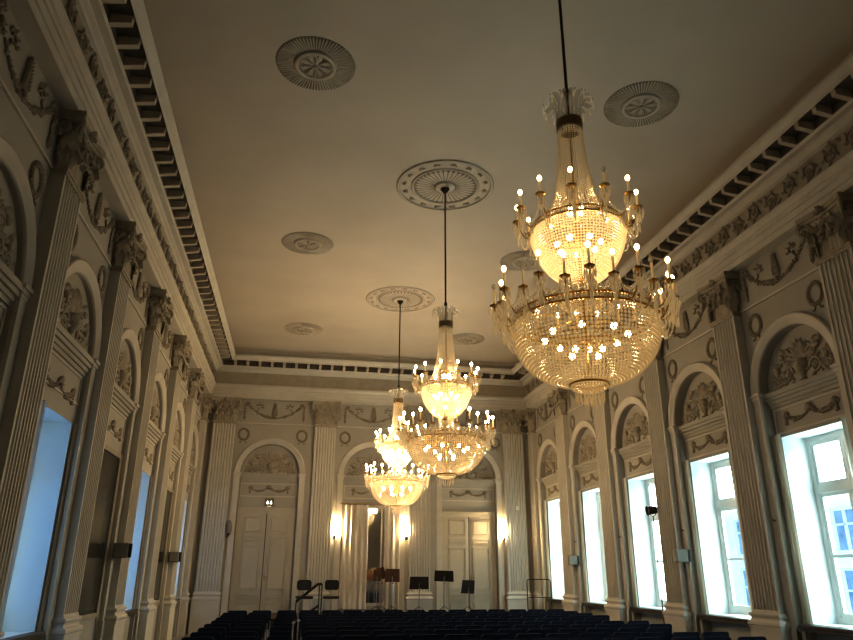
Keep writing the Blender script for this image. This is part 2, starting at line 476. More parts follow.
def make_lunette():
    root = empty('leaf_lunette', cat='relief') if False else None
    m = MB(); z = SPR + .02; rnd = random.Random(3)
    # central vase with palmette
    m.lathe([(.0,0),(.09,0),(.05,.05),(.06,.08),(.13,.2),(.14,.28),(.09,.33),(.11,.36),(.0,.36)], (0,0,z), 12, pi, 2*pi)
    for i in range(9):
        a = pi*(.08 + .84*i/8); m.leaf(0, z+.36, a, .30 + .10*sin(a), .09, .05)
    for s in (-1, 1):
        # scrolls growing out of the vase
        for (cx, cz, rad, f) in ((.34,.17,.15,1),(.62,.13,.115,-1),(.30,.42,.11,1)):
            pts = []
            for i in range(16):
                t = i/15; a = t*3.6*pi*.9; r = rad*(1-.8*t)
                pts.append((s*(cx - r*cos(a)), -.02, z + cz + f*r*sin(a)))
            m.tube(pts, [.026*(1-.5*i/15) for i in range(16)], 5)
            for i in range(0, 14, 2):
                p = pts[i]; a = math.atan2(p[2]-z-cz, p[0]-s*cx)
                m.leaf(p[0], p[2], a + rnd.uniform(-.5,.5), .10, .07, .04)
            m.blob((s*cx, -.02, z+cz), .045, .03, .045)
        # side figures: helmet-like bosses with plumes
        m.blob((s*.43, -.03, z+.50), .075, .05, .06)
        for i in range(5): m.leaf(s*.43, z+.52, pi/2 - s*(i-1.5)*.45, .15, .06, .045)
        m.blob((s*.60, -.03, z+.30), .06, .05, .09)
        for i in range(5): m.leaf(s*.62, z+.32, pi/2 - s*(.2+i*.35), .14, .055, .045)
        for i in range(14):
            x = rnd.uniform(.12, .72); zz = rnd.uniform(.03, .62*(1-(x/.85)**2)+.05)
            m.leaf(s*x, z+zz, rnd.uniform(0, 2*pi), .10, .06, .045)
        for i in range(4): m.leaf(s*.70, z+.02, pi/2 - s*(i*.45), .17, .06, .04)
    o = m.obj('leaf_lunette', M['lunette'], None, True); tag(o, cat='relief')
    return Proto(o)
def make_swag():
    m = MB()
    for s in (-1, 1):
        swag_blobs(m, catenary(s*.02, 4.35, s*.56, 4.31, .09, 9), .030)
        swag_blobs(m, [(s*.60, 4.33 - .03*i) for i in range(5)], .022)
        for i in range(4): m.leaf(s*.58, 4.33, pi/2 + (i-1.5)*.6, .09, .05, .035)
        m.leaf(s*.58, 4.34, 0 if s > 0 else pi, .10, .05, .03)
    for i in range(7): m.leaf(0, 4.34, pi*i/6, .11, .06, .045)
    m.blob((0, -.02, 4.34), .05, .04, .05)
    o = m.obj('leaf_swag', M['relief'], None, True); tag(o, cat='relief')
    return Proto(o)
def make_festoon():
    m = MB()
    hw = .86
    swag_blobs(m, catenary(-hw, 7.06, hw, 7.06, .44, 22), .036)
    for s in (-1, 1):
        swag_blobs(m, [(s*(hw+.07), 7.04 - .05*i) for i in range(9)], .026)
        m.leaf(s*(hw+.07), 6.64, -pi/2, .12, .07, .03)
        for i in range(5): m.leaf(s*hw, 7.06, pi/2 + (i-2)*.55, .10, .05, .04)
        # small leafy curls beside the bunch
        pts = []
        for i in range(16):
            t = i/15; an = t*4.4 + .4; r = .085*(1-.72*t)
            pts.append((s*(.46 + r*cos(an)), -.014, 6.98 + r*sin(an)))
        m.tube(pts, [.022*(1-.5*i/15) for i in range(16)], 5)
        for i in (0, 3, 6, 9): m.leaf(pts[i][0], pts[i][2], math.atan2(pts[i][2]-6.98, pts[i][0]-s*.46) + .5*s, .09, .06, .04)
        pts = [(s*(.54 - .035*sin(i*.8)), -.012, 6.95 - .02*i) for i in range(9)]
        m.tube(pts, [.018]*9, 5); m.leaf(pts[-1][0], pts[-1][2], -pi/2 + s*.4, .08, .05, .03)
    # torch-like bunch in the middle
    for i in range(8):
        ww = 1.25 - .08*i
        m.leaf(0, 6.66 + .055*i, pi/2 + .65, .13*ww, .07*ww, .05); m.leaf(0, 6.66 + .055*i, pi/2 - .65, .13*ww, .07*ww, .05)
        m.blob((0, -.02, 6.66 + .055*i), .04*ww, .03, .045*ww)
    m.blob((0, -.02, 6.64), .06, .045, .05); m.leaf(0, 7.02, pi/2, .14, .06, .04)
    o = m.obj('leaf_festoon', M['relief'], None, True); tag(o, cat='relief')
    return Proto(o)
def make_wreath():
    m = MB(); n = 22
    for i in range(n):
        a = 2*pi*i/n; x, z = .155*cos(a), .175*sin(a)
        m.blob((x, -.012, z), .036, .03, .026, a + pi/2)
        m.leaf(x, z, a + pi/2 + .6, .075, .04, .03); m.leaf(x, z, a + pi/2 - .6, .075, .04, .03)
    for s in (-1, 1):
        pts = [(s*(.02+.10*t), -.01, -.19 - .10*t + .03*sin(t*9)) for t in [i/8 for i in range(9)]]
        m.tube(pts, [.013]*9, 5)
    m.blob((0, -.02, -.18), .03, .03, .025)
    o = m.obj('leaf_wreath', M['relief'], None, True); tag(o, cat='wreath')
    return Proto(o)
LUN, SWG, FES, WRE = make_lunette(), make_swag(), make_festoon(), make_wreath()

# ------------------------------------------------------------------ pilasters
def make_pilaster():
    root = empty('fluted_pilaster', cat='pilaster')
    D = .17
    # shaft with seven flutes
    m = MB(); nf = 7; mar = .035; pit = (PW - 2*mar)/nf
    sec = [(-PW/2, 0), (-PW/2, -D)]
    for i in range(nf):
        c = -PW/2 + mar + pit*(i+.5); h = pit*.36
        for a in (pi, pi*.82, pi*.5, pi*.18, 0): sec.append((c + h*cos(a), -D + .034*sin(a)))
    sec += [(PW/2, -D), (PW/2, 0)]
    n = len(sec); vs = [(x, y, ZB) for x, y in sec] + [(x, y, 6.36) for x, y in sec]
    m.add(vs, [(i, i+1, n+i+1, n+i) for i in range(n-1)])
    m.obj('shaft', M['stucco'], root)
    # base: plinth and mouldings
    m = MB(); h = PW/2
    m.box(-h-.06, h+.06, -D-.06, 0, 0, .90); m.box(-h-.075, h+.075, -D-.075, 0, .90, .945)
    def ringp(pr):
        for (g0, z0), (g1, z1) in zip(pr[:-1], pr[1:]):
            a = [(-h-g0, 0, z0), (-h-g0, -D-g0, z0), (h+g0, -D-g0, z0), (h+g0, 0, z0)]
            b = [(-h-g1, 0, z1), (-h-g1, -D-g1, z1), (h+g1, -D-g1, z1), (h+g1, 0, z1)]
            m.add(a+b, [(i, i+1, 4+i+1, 4+i) for i in range(3)])
    ringp([(.07,.945),(.085,.965),(.085,1.0),(.07,1.025),(.045,1.03),(.03,1.06),(.035,1.09),(.055,1.10),(.06,1.125),(.05,1.15),(.02,1.155),(.01,1.2),(0,1.2)])
    m.obj('base', M['stucco'], root)
    # capital
    m = MB()
    h = PW/2
    def slab(g, y, z0, z1): m.box(-h-g, h+g, -D-y, 0, z0, z1)
    slab(.02, .02, 6.36, 6.40); slab(.035, .035, 6.40, 6.445)
    # bell
    for (g0, z0), (g1, z1) in (((-.04,6.445),(-.03,6.8)),((-.03,6.8),(.04,7.08))):
        a = [(-h-g0,0,z0),(-h-g0,-D-g0,z0),(h+g0,-D-g0,z0),(h+g0,0,z0)]; b = [(-h-g1,0,z1),(-h-g1,-D-g1,z1),(h+g1,-D-g1,z1),(h+g1,0,z1)]
        m.add(a+b, [(i, i+1, 4+i+1, 4+i) for i in range(3)])
    # abacus with concave front
    na = 12; pts = []
    for i in range(na+1):
        t = 2*i/na - 1; pts.append((t*(h+.13), -D - .15 + .07*(1-t*t)))
    for z0, z1, g in ((7.08,7.13,-.02),(7.13,7.215,0)):
        vs = [(x*(1+g*.3), y-g, z0) for x, y in pts] + [(x*(1+g*.3), y-g, z1) for x, y in pts] + [(pts[0][0],0,z0),(pts[-1][0],0,z0),(pts[0][0],0,z1),(pts[-1][0],0,z1)]
        q = na+1
        fs = [(i, i+1, q+i+1, q+i) for i in range(na)] + [tuple(range(na, -1, -1)) + (2*q, 2*q+1), tuple(range(q, 2*q)) + (2*q+3, 2*q+2)]
        fs += [(0, q, 2*q+2, 2*q), (na, 2*q+1, 2*q+3, q+na)]
        m.add(vs, fs)
    def acanthus(ox, oy, dx, dy, z0, ht, w, curl):
        # a leaf rising against the bell and bending out towards (dx,dy)
        px, py = -dy, dx; rows = []
        for j in range(8):
            t = j/7
            if t < .72: out, z = .02 + .03*t, z0 + ht*t/.72*.95
            else:
                a = (t-.72)/.28*pi*1.15; out, z = .045 + curl*(1-cos(a))*.45, z0 + ht*.95 + curl*.45*sin(a) - curl*.12*(1-cos(a))
            ww = w*(.75 + .5*sin(pi*min(1, t*1.1)))*(1 if t < .8 else .8)
            if j % 2: ww *= .80
            rows.append([(ox+dx*(out - .02*abs(k)) + px*ww*k*.5, oy+dy*(out - .02*abs(k)) + py*ww*k*.5, z - (.015 if k else 0)) for k in (-1,-.5,0,.5,1)])
        vs = [p for r in rows for p in r]
        m.add(vs, [(j*5+i, j*5+i+1, (j+1)*5+i+1, (j+1)*5+i) for j in range(7) for i in range(4)])
    for i in range(4): acanthus(-.27 + .18*i, -D+.03, 0, -1, 6.45, .27, .18, .15)
    for i in range(3): acanthus(-.18 + .18*i, -D+.02, 0, -1, 6.47, .46, .19, .17)
    for s in (-1, 1):
        acanthus(s*(h-.03), -D+.03, s*.7, -.7, 6.46, .44, .22, .20)
        acanthus(s*(h-.03), -.10, s, 0, 6.45, .27, .17, .15)
        acanthus(s*(h-.03), -.05, s, 0, 6.47, .46, .16, .17)
        # volutes at the corners and small ones in the middle
        for (cx, cy, rad, dx, dy) in ((s*(h+.05), -D-.07, .12, s*.75, -.66), (s*.09, -D-.05, .065, s, 0), (s*(h+.06), -.06, .08, 0, -1)):
            P = []
            for i in range(20):
                t = i/19; a = t*2.3*2*pi*.62 + .3; r = rad*(1-.82*t)
                P.append((cx + dx*r*sin(a), cy + dy*r*sin(a), 6.99 + r*cos(a)))
            m.tube(P, [.034*(1-.5*i/19) for i in range(20)], 6)
            P = [(cx - dx*.2*t0 - dx*.02, cy - dy*.14*t0, 6.99 + rad - .30*t0**1.4) for t0 in [i/6 for i in range(7)]]
            m.tube(P, [.03]*7, 6)
    for i in range(7): 
        a = 2*pi*i/7; m.leaf(0, 7.15, a, .085, .06, .05, -D-.10)
    m.blob((0, -D-.13, 7.15), .035, .03, .035)
    m.obj('leaf_capital', M['cap'], root)
    return Proto(root)
PIL = make_pilaster()
SIDE = {1: 'bright-windowed long wall', -1: 'dim blue-windowed long wall'}
ON = {1: on_right, -1: on_left}
def nth(k): return ORD[k]
for s in (1, -1):
    for i in range(-1, 5):
        if i == -1 and s > 0: continue
        loc, rz = ON[s](Y0 + BAY*i)
        if i == -1: continue
        PIL.get(loc, rz, f'fluted stucco pilaster, {nth(5-i)} from the stage corner along {SIDE[s]}', 'pilasters of the long walls')
    loc, rz = ON[s](23.37)
    PIL.get(loc, rz, f'narrow fluted pilaster filling the stage corner of the {SIDE[s]}', 'corner pilasters', (.66, .97, 1))
for x, lab in ((-4.93, 'dim fluted pilaster on stage wall between blue-window corner and unlit door'), (-1.62, 'fluted pilaster on stage wall between dim door and tied cream curtain'),
               (1.62, 'fluted pilaster on stage wall between curtained mirror and well-lit door'), (4.93, 'fluted pilaster on stage wall beside lit sconce and bright-window corner')):
    loc, rz = on_back(x); PIL.get((x, LW-.0, 0), 0, lab, 'pilasters of the stage wall')

# ------------------------------------------------------------------ bays: surrounds, reliefs
def dress(loc, rz, where, festoon_scale=1.0, wx=.93, REC=REC, SUR=SUR):
    T = Matrix.Translation(loc) @ Matrix.Rotation(rz, 4, 'Z')
    at = lambda x, y, z: tuple(T @ Vector((x, y, z)))
    SUR.get(at(0, 0, 0), rz)
    LUN.get(at(0, REC, 0), rz, f'foliage and vase relief in the arched lunette {where}', 'lunette reliefs')
    SWG.get(at(0, REC, 0 if REC > .1 else -.16), rz, f'small leafy double swag on the panel {where}', 'panel swags')
    FES.get(at(0, 0, 0), rz, f'hanging festoon relief high between capitals {where}', 'frieze festoons', (festoon_scale*.95, 1, 1))
    for e, w in ((-1, 'one'), (1, 'other')):
        pass
    return at
bay_where = {}
for s in (1, -1):
    for n in range(0, 6):
        if n == 0 and s > 0: pass
        k = 6 - n
        kind = 'window' if (s > 0 or n in left_open) else 'blind bay'
        where = f'above {nth(k)} window from stage, {SIDE[1]}' if s > 0 else f'of {nth(k)} bay from stage, dim blue-windowed wall'
        yc = Y0 + BAY*(n - .5)
        loc, rz = ON[s](yc)
        at = dress(loc, rz, where) if s > 0 else dress(loc, rz, where, REC=RECL, SUR=SURL)
        for e in (-1, 1):
            to_stage = (e < 0) if s > 0 else (e > 0)
            wh = 'stage-side' if to_stage else 'entrance-side'
            w2 = f'{nth(k)} arch from stage, ' + ('bright-windowed wall' if s > 0 else 'dim blue-windowed wall')
            WRE.get(at(e*.79, 0, 6.05), rz, f'round leaf wreath on the {wh} shoulder of {w2}', 'spandrel wreaths')
for xc, w in ((-BX, 'dim door with exit sign'), (0, 'curtained mirror'), (BX, 'well-lit double door')):
    loc, rz = on_back(xc)
    at = dress(loc, rz, f'over the {w}', 1.1)
    for e in (-1, 1):
        nb = {(-BX,-1): 'blue-window corner', (-BX,1): 'curtain', (0,-1): 'exit-sign door', (0,1): 'well-lit door', (BX,-1): 'curtain', (BX,1): 'bright-window corner'}[(xc, e)]
        WRE.get(at(e*.95, 0, 6.05), rz, f'round leaf wreath over the {w}, towards the {nb}', 'spandrel wreaths')

# ------------------------------------------------------------------ windows
def make_window(REC=REC, WZ1=WZ1):
    root = empty('window_1', kind='structure')
    yw = REC + WDP - .10
    m = MB()
    def bar(x0, x1, z0, z1, y0=yw, y1=yw+.07): m.box(x0, x1, y0, y1, z0, z1)
    w = WHW
    bar(-w, -w+.09, WZ0, WZ1); bar(w-.09, w, WZ0, WZ1); bar(-w+.09, w-.09, WZ0, WZ0+.10); bar(-w+.09, w-.09, WZ1-.09, WZ1)
    bar(-w+.09, w-.09, 3.05, 3.17, yw-.03, yw+.07)
    m.obj('window_frame', M['winwhite'], root)
    for s in (-1, 1):
        for (z0, z1) in ((WZ0+.10, 3.05), (3.17, WZ1-.09)):
            m = MB(); x0, x1 = (-w+.09, -.005) if s < 0 else (.005, w-.09)
            t = .065
            bar(x0, x0+t, z0, z1, yw+.01, yw+.06); bar(x1-t, x1, z0, z1, yw+.01, yw+.06); bar(x0+t, x1-t, z0, z0+t, yw+.01, yw+.06); bar(x0+t, x1-t, z1-t, z1, yw+.01, yw+.06)
            if z0 < 2: bar(x0+t, x1-t, 2.02, 2.07, yw+.02, yw+.06)
            sash = m.obj('sash', M['winwhite'], root)
            g = MB(); g.add([(x0+t, yw+.035, z0+t), (x1-t, yw+.035, z0+t), (x1-t, yw+.035, z1-t), (x0+t, yw+.035, z1-t)], [(0,1,2,3)])
            g.obj('pane', M['glass'], sash)
    m = MB(); m.bbox(-.90, .90, -.06, REC+.02, .955, 1.015, .012)
    m.obj('window_sill', M['darksill'], root)
    m = MB(); m.box(-.90, .90, -.05, REC-.01, .915, .963)
    m.obj('sill_support', M['darksill'], root)
    m = MB(); m.box(-.88, -.80, -.02, REC, 0, .915); m.box(.80, .88, -.02, REC, 0, .915)
    m.obj('radiator_jamb', M['wall'], root)
    return Proto(root)
WIN, WINL = make_window(), make_window(RECL, WZ1L)
k = 0
for s in (1, -1):
    for n in range(-2, 6):
        if n not in (right_open if s > 0 else left_open): continue
        loc, rz = ON[s](Y0 + BAY*(n-.5)); k += 1
        o = (WIN if s > 0 else WINL).get(loc, rz)
        o.name = f'window_{k}'

# blind bays of the dim wall: tall dark glazed panels
def make_blind(REC=RECL, WZ1=WZ1L):
    root = empty('window_20', kind='structure')
    m = MB()
    w = WHW
    for (x0, x1, z0, z1) in ((-w,-w+.08,WZ0,WZ1),(w-.08,w,WZ0,WZ1),(-w+.08,w-.08,WZ0,WZ0+.08),(-w+.08,w-.08,WZ1-.08,WZ1)):
        m.box(x0, x1, REC-.05, REC-.004, z0, z1)
    m.obj('panel_frame', M['frieze'], root)
    m = MB(); m.box(-w+.02, w-.02, REC-.03, REC-.005, WZ0+.02, WZ1-.02); m.obj('dark_pane', M['darkglass'], root)
    return Proto(root)
BLD = make_blind()
for n in (2, 4):
    loc, rz = on_left(Y0 + BAY*(n-.5)); o = BLD.get(loc, rz); o.name = f'window_{18+n}'

# ------------------------------------------------------------------ window curtains
def drape(name, x0, x1, y, z0, z1, waves, amp, material, taper=0.0, nz=14, seed=0):
    m = MB(); n = waves*8; rnd = random.Random(seed); ph = [rnd.uniform(-.6, .6) for _ in range(waves+1)]
    vs = []
    for j in range(nz+1):
        t = j/nz; z = z0 + (z1-z0)*t
        xa, xb = x0, x0 + (x1-x0)*(1 - taper*sin(pi*t)**2)
        for i in range(n+1):
            u = i/n
            vs.append((xa + (xb-xa)*u + .006*sin(z*3+u*20), y + amp*sin(2*pi*waves*u + ph[int(u*waves)]*.5)*(.7+.3*sin(z*1.3+u*9)), z))
    m.add(vs, [(j*(n+1)+i, j*(n+1)+i+1, (j+1)*(n+1)+i+1, (j+1)*(n+1)+i) for j in range(nz) for i in range(n)])
    return m.obj(name, material, None, True)
def make_curtain():
    o = drape('window_curtain', -.09, .09, 0, 1.02, 4.04, 3, .035, M['curtain']); tag(o, cat='curtain'); return Proto(o)
CUR = make_curtain()
for s in (1, -1):
    for n in range(0, 6):
        if s < 0 and n == 0: continue
        loc, rz = ON[s](Y0 + BAY*(n-.5))
        T = Matrix.Translation(loc) @ Matrix.Rotation(rz, 4, 'Z')
        for e in (-1, 1):
            to_stage = (e < 0) if s > 0 else (e > 0)
            wh = 'stage side' if to_stage else 'entrance side'
            w2 = f'{nth(6-n)} window from stage, bright-windowed wall' if s > 0 else f'{nth(6-n)} bay from stage, dim blue-windowed wall'
            px, py, sc = e*.83, .075, None
            if s > 0 and to_stage: px, sc = e*.84, (1.35, 1.1, 1)
            if s < 0: px, py, sc = ((.91, .03, (.5, .5, .94)) if to_stage else (-.76, -.005, (2.3, .8, .94)))
            CUR.get(tuple(T @ Vector((px, py, 0))), rz, f'narrow gathered cream curtain on the {wh} of {w2}', 'window curtains', sc)

# ------------------------------------------------------------------ doors of the stage wall
def make_door(k):
    root = empty(f'door_{k}', kind='structure')
    m = MB(); hw = .80; zb, zt = .02, 3.55; y = REC
    for (x0, x1, z0, z1, d) in ((-hw-.12,-hw,zb,zt+.12,.05),(hw,hw+.12,zb,zt+.12,.05),(-hw,hw,zt,zt+.12,.05),(-hw-.10,hw+.10,zt+.12,zt+.16,.08)):
        m.box(x0, x1, y-d, y, z0, z1)
    m.obj('door_frame', M['door'], root)
    m = MB(); m.box(-.02, .02, y-.006, y-.001, zb, zt); m.obj('door_rebate', M['darksill'], root)  # dark strip painted in for the shade between the leaves
    for s in (-1, 1):
        m = MB(); x0, x1 = (-hw, -.014) if s < 0 else (.014, hw)
        m.box(x0, x1, y-.02, y-.001, zb, zt)
        # panels: frames standing proud and raised fields
        st = .10; zs = [zb+.1, zb+.32, zb+.36+.2, 2.62, 2.74, zt-.1]
        for (z0, z1) in ((.22, .86), (.94, 1.12), (1.22, 2.55), (2.65, 2.83), (2.93, zt-.1)):
            a, b = x0+st, x1-st
            for (xa, xb, za, zb2) in ((a, b, z0, z0+.025), (a, b, z1-.025, z1), (a, a+.025, z0, z1), (b-.025, b, z0, z1)): m.box(xa, xb, y-.05, y-.02, za, zb2)
            m.bbox(a+.05, b-.05, y-.032, y-.015, z0+.045, z1-.045, .008)
        leaf_ = m.obj('door_panel', M['door'], root)
        if s > 0:
            m = MB(); m.tube([(.06, y-.02, 1.62), (.06, y-.07, 1.62), (.16, y-.07, 1.62)], .011, 8); m.bbox(.045, .075, y-.035, y-.015, 1.5, 1.7, .004)
            m.obj('door_handle', M['brass'], leaf_)
    return root
for k, xc in ((1, -BX), (2, BX)):
    o = make_door(k); o.location = (xc, LW, 0)

# lit exit sign over the dim door
t = empty('exit_sign', (-BX+.05, LW+REC-.06, 3.77), 0, 'small dark exit sign with two glowing white figures above dim door', 'sign')
m = MB(); m.bbox(-.14, .14, -.035, .055, 0, .24, .01); m.obj('sign_box', M['green'], t)
for sx in (-.055, .055):
    m = MB(); m.add([(sx-.035,-.04,.06),(sx+.035,-.04,.06),(sx+.02,-.04,.12),(sx,-.04,.17),(sx-.02,-.04,.12),
                     (sx-.035,-.036,.06),(sx+.035,-.036,.06),(sx+.02,-.036,.12),(sx,-.036,.17),(sx-.02,-.036,.12)],
                    [(0,1,2,3,4),(9,8,7,6,5),(0,5,6,1),(1,6,7,2),(2,7,8,3),(3,8,9,4),(4,9,5,0)])
    m.obj('sign_figure', M['signlit'], t)
m = MB(); m.box(-.06, .06, -.02, .02, -.012, -.001); m.obj('downlight_strip', M['signdown'], t)  # added glowing strip, throws a soft patch on the door

# ------------------------------------------------------------------ mirror and stage curtains
t = empty('wall_mirror', (.0, LW+REC, .75), 0, 'tall framed mirror between two cream curtains on stage wall', 'mirror')
m = MB(); hw = .78
for (x0, x1, z0, z1) in ((-hw,-hw+.08,0,3.1),(hw-.08,hw,0,3.1),(-hw+.08,hw-.08,0,.1),(-hw+.08,hw-.08,3.0,3.1)): m.box(x0, x1, -.07, -.002, z0, z1)
m.box(.36, .42, -.07, -.01, .1, 3.0)
m.obj('mirror_frame', M['stucco'], t)
m = MB(); m.box(-hw+.08, hw-.08, -.04, -.02, .1, 3.0); m.obj('mirror_glass', M['mirror'], t)
o = drape('stage_curtain', -.92, -.07, 0, .68, 3.84, 5, .075, M['curtain2'], 0, 16, 1); o.location = (0, LW-.08, 0)
tag(o, 'wide cream stage curtain hanging beside the mirror, on the dim-door side', 'curtain')
o = drape('stage_curtain', .45, .98, 0, .68, 3.84, 3, .075, M['curtain2'], 0, 16, 2); o.location = (0, LW-.08, 0)
tag(o, 'narrower cream stage curtain beside mirror, behind brown music stands', 'curtain')
t = empty('curtain_rail', (0, LW-.08, 3.88), 0, 'thin dark rail above the two cream stage curtains', 'rail')
m = MB(); m.tube([(-1.0,0,0),(1.04,0,0)], .015, 8); m.obj('rail', M['brass'], t)
for sx in (-.98, 1.02):
    m = MB(); m.tube([(sx,0,0),(sx,.08,0)], .01, 6); m.blob((sx,0,0), .025, .025, .025); m.obj('bracket', M['brass'], t)

# ------------------------------------------------------------------ sconces on the stage wall
def make_sconce(lit):
    root = empty('wall_sconce', cat='wall lamp')
    m = MB(); m.bbox(-.06, .06, -.02, 0, -.16, .02, .006); m.tube([(0,-.01,-.10),(0,-.10,-.12),(0,-.13,-.05)], .012, 6); m.lathe([(0,-.09),(.05,-.08),(.06,-.04),(.03,-.035)], (0,-.13,0), 12)
    m.obj('bracket', M['rod'], root)
    m = MB(); m.lathe([(.06,-.03),(.085,.06),(.09,.18),(.075,.30),(.04,.36),(0,.37)], (0,-.13,0), 16)
    m.obj('lamp_shade', M['shade'] if lit else M['grey'], root, True)
    return Proto(root)
SC, SCU = make_sconce(True), make_sconce(False)
for x, lab in ((-1.13, 'lit wall sconce beside the wide cream curtain'), (1.19, 'lit wall sconce between narrow curtain and fluted pilaster'), (4.50, 'lit wall sconce between well-lit door and corner pilaster')):
    SC.get((x, LW-.0, 2.93), 0, lab, 'lit sconces')
SCU.get((-4.46, LW, 2.93), 0, 'unlit grey wall sconce in the dim stage corner beside the exit-sign door')
m = MB(); m.bbox(-.05, .05, -.06, 0, 0, .13, .015); o = m.obj('motion_detector', M['winwhite'])
o.location = (4.98, L-.002, 3.78); tag(o, 'small white motion detector on corner pilaster above lit sconce', 'detector')

# ------------------------------------------------------------------ ceiling rosettes and medallions
def disc_ring(mb, r0, r1, z0, z1, n=48): mb.lathe([(r0, z0), (r1, z1)], (0,0,0), n)
def make_rosette():
    root = empty('ceiling_rosette', cat='rosette')
    m = MB(); m.lathe([(.0,-.004),(.565,-.004),(.58,0)], (0,0,0), 64); m.obj('grey_ring', M['rosedark'], root)
    m = MB(); n = 72
    for i in range(n):
        a = 2*pi*i/n; w = .5*2*pi/n*.34
        P = []
        for r, h in ((.30,.006),(.32,.022),(.55,.024),(.575,.006)):
            for da in (-w, w): P.append((r*cos(a+da*(.3/r+.75)), r*sin(a+da*(.3/r+.75)), -h))
        m.add(P, [(0,1,3,2),(2,3,5,4),(4,5,7,6)])
        Q = [(x, y, -.004) for x, y, z in P]
        m.add(P[::2]+Q[::2], [(0,1,5,4),(1,2,6,5),(2,3,7,6)]); m.add(P[1::2]+Q[1::2], [(0,4,5,1),(1,5,6,2),(2,6,7,3)])
    m.obj('ray_grille', M['rose'], root)
    m = MB(); m.lathe([(0,-.03),(.24,-.03),(.25,-.05),(.275,-.055),(.30,-.045),(.31,-.005)], (0,0,0), 48); m.obj('centre_disc', M['rose'], root)
    m = MB()
    tmp = MB()
    for i in range(8):
        a = 2*pi*i/8
        tmp.leaf(.03*cos(a), .03*sin(a), a, .20, .06, .022)
        for s in (-1, 1):
            pts = []
            for j in range(10):
                t_ = j/9; b = t_*4.6; r = .040*(1-.7*t_); c = a + s*.24
                pts.append((.215*cos(c) + r*cos(c+s*b+pi), -.008, .215*sin(c) + r*sin(c+s*b+pi)))
            tmp.tube(pts, [.008]*10, 5)
    tmp.blob((0,-.02,0), .045, .03, .045)
    m.add([(x, z, y-.03) for x, y, z in tmp.v], tmp.f); m.obj('petal_relief', M['leafgrey'], root)
    return Proto(root)
ROS = make_rosette()
for i, y in enumerate((8.48, 14.48, 20.48)):
    for s in (-1, 1):
        w = ['entrance end', 'hall middle', 'stage end'][i]
        ROS.get((s*2.55, y, ZC), R(11*i), f'round grey rayed rosette on ceiling at the {w}, towards the ' + ('bright-windowed wall' if s > 0 else 'dim blue-windowed wall'), 'ceiling rosettes')
def make_medallion():
    root = empty('ceiling_medallion', cat='medallion')
    m = MB(); m.lathe([(.0,-.005),(.60,-.005),(.62,-.03),(.64,-.03),(.65,-.008),(.86,-.008),(.88,-.03),(.91,-.03),(.93,0)], (0,0,0), 72); m.obj('plaster_disc', M['rose'], root)
    m = MB()
    for r, w in ((.595,.013),(.655,.004),(.875,.004),(.935,.004),(.20,.012)): m.lathe([(r-w,-.0095 if r < .6 else -.0335 if r not in (.655,.935) else -.0125),(r+w,-.0095 if r < .6 else -.0335 if r not in (.655,.935) else -.0125)], (0,0,0), 72)
    m.obj('painted_ring', M['roseline'], root)
    m = MB(); m.lathe([(.205,-.007),(.582,-.007)], (0,0,0), 72); m.obj('painted_field', M['rosedark'], root)
    m = MB()
    for i in range(36):
        a = 2*pi*i/36; P = []
        for r, h, w in ((.22,.010,.010),(.30,.02,.019),(.52,.022,.037),(.575,.010,.016)):
            for sg in (-1, 1): P.append((r*cos(a) - sg*w*sin(a), r*sin(a) + sg*w*cos(a), -h))
        m.add(P, [(0,1,3,2),(2,3,5,4),(4,5,7,6)])
    m.obj('fluted_grille', M['rose'], root)
    m = MB()
    for i in range(16):
        a = 2*pi*i/16; c = (.76*cos(a), .76*sin(a))
        tmp = MB()
        for j in range(5): tmp.leaf(0, 0, a + (j-2)*.75, .075, .035, .02)
        tmp.blob((0,-.01,0), .02, .015, .02)
        m.add([(x+c[0], z+c[1], y-.008) for x, y, z in tmp.v], tmp.f)
    m.obj('leaf_relief', M['leafgrey'], root)
    m = MB(); m.lathe([(0,-.06),(.10,-.06),(.14,-.045),(.17,-.05),(.19,-.03),(.20,-.005)], (0,0,0), 40); m.obj('hub', M['rose'], root)
    return Proto(root)
MED = make_medallion()
CHY = (5.48, 11.48, 17.48)
MED.get((0, CHY[1], ZC), 0, 'large pale medallion on ceiling above the middle chandelier', 'chandelier medallions')
MED.get((0, CHY[2], ZC), 0, 'large pale medallion on ceiling above the chandelier beside the stage', 'chandelier medallions')

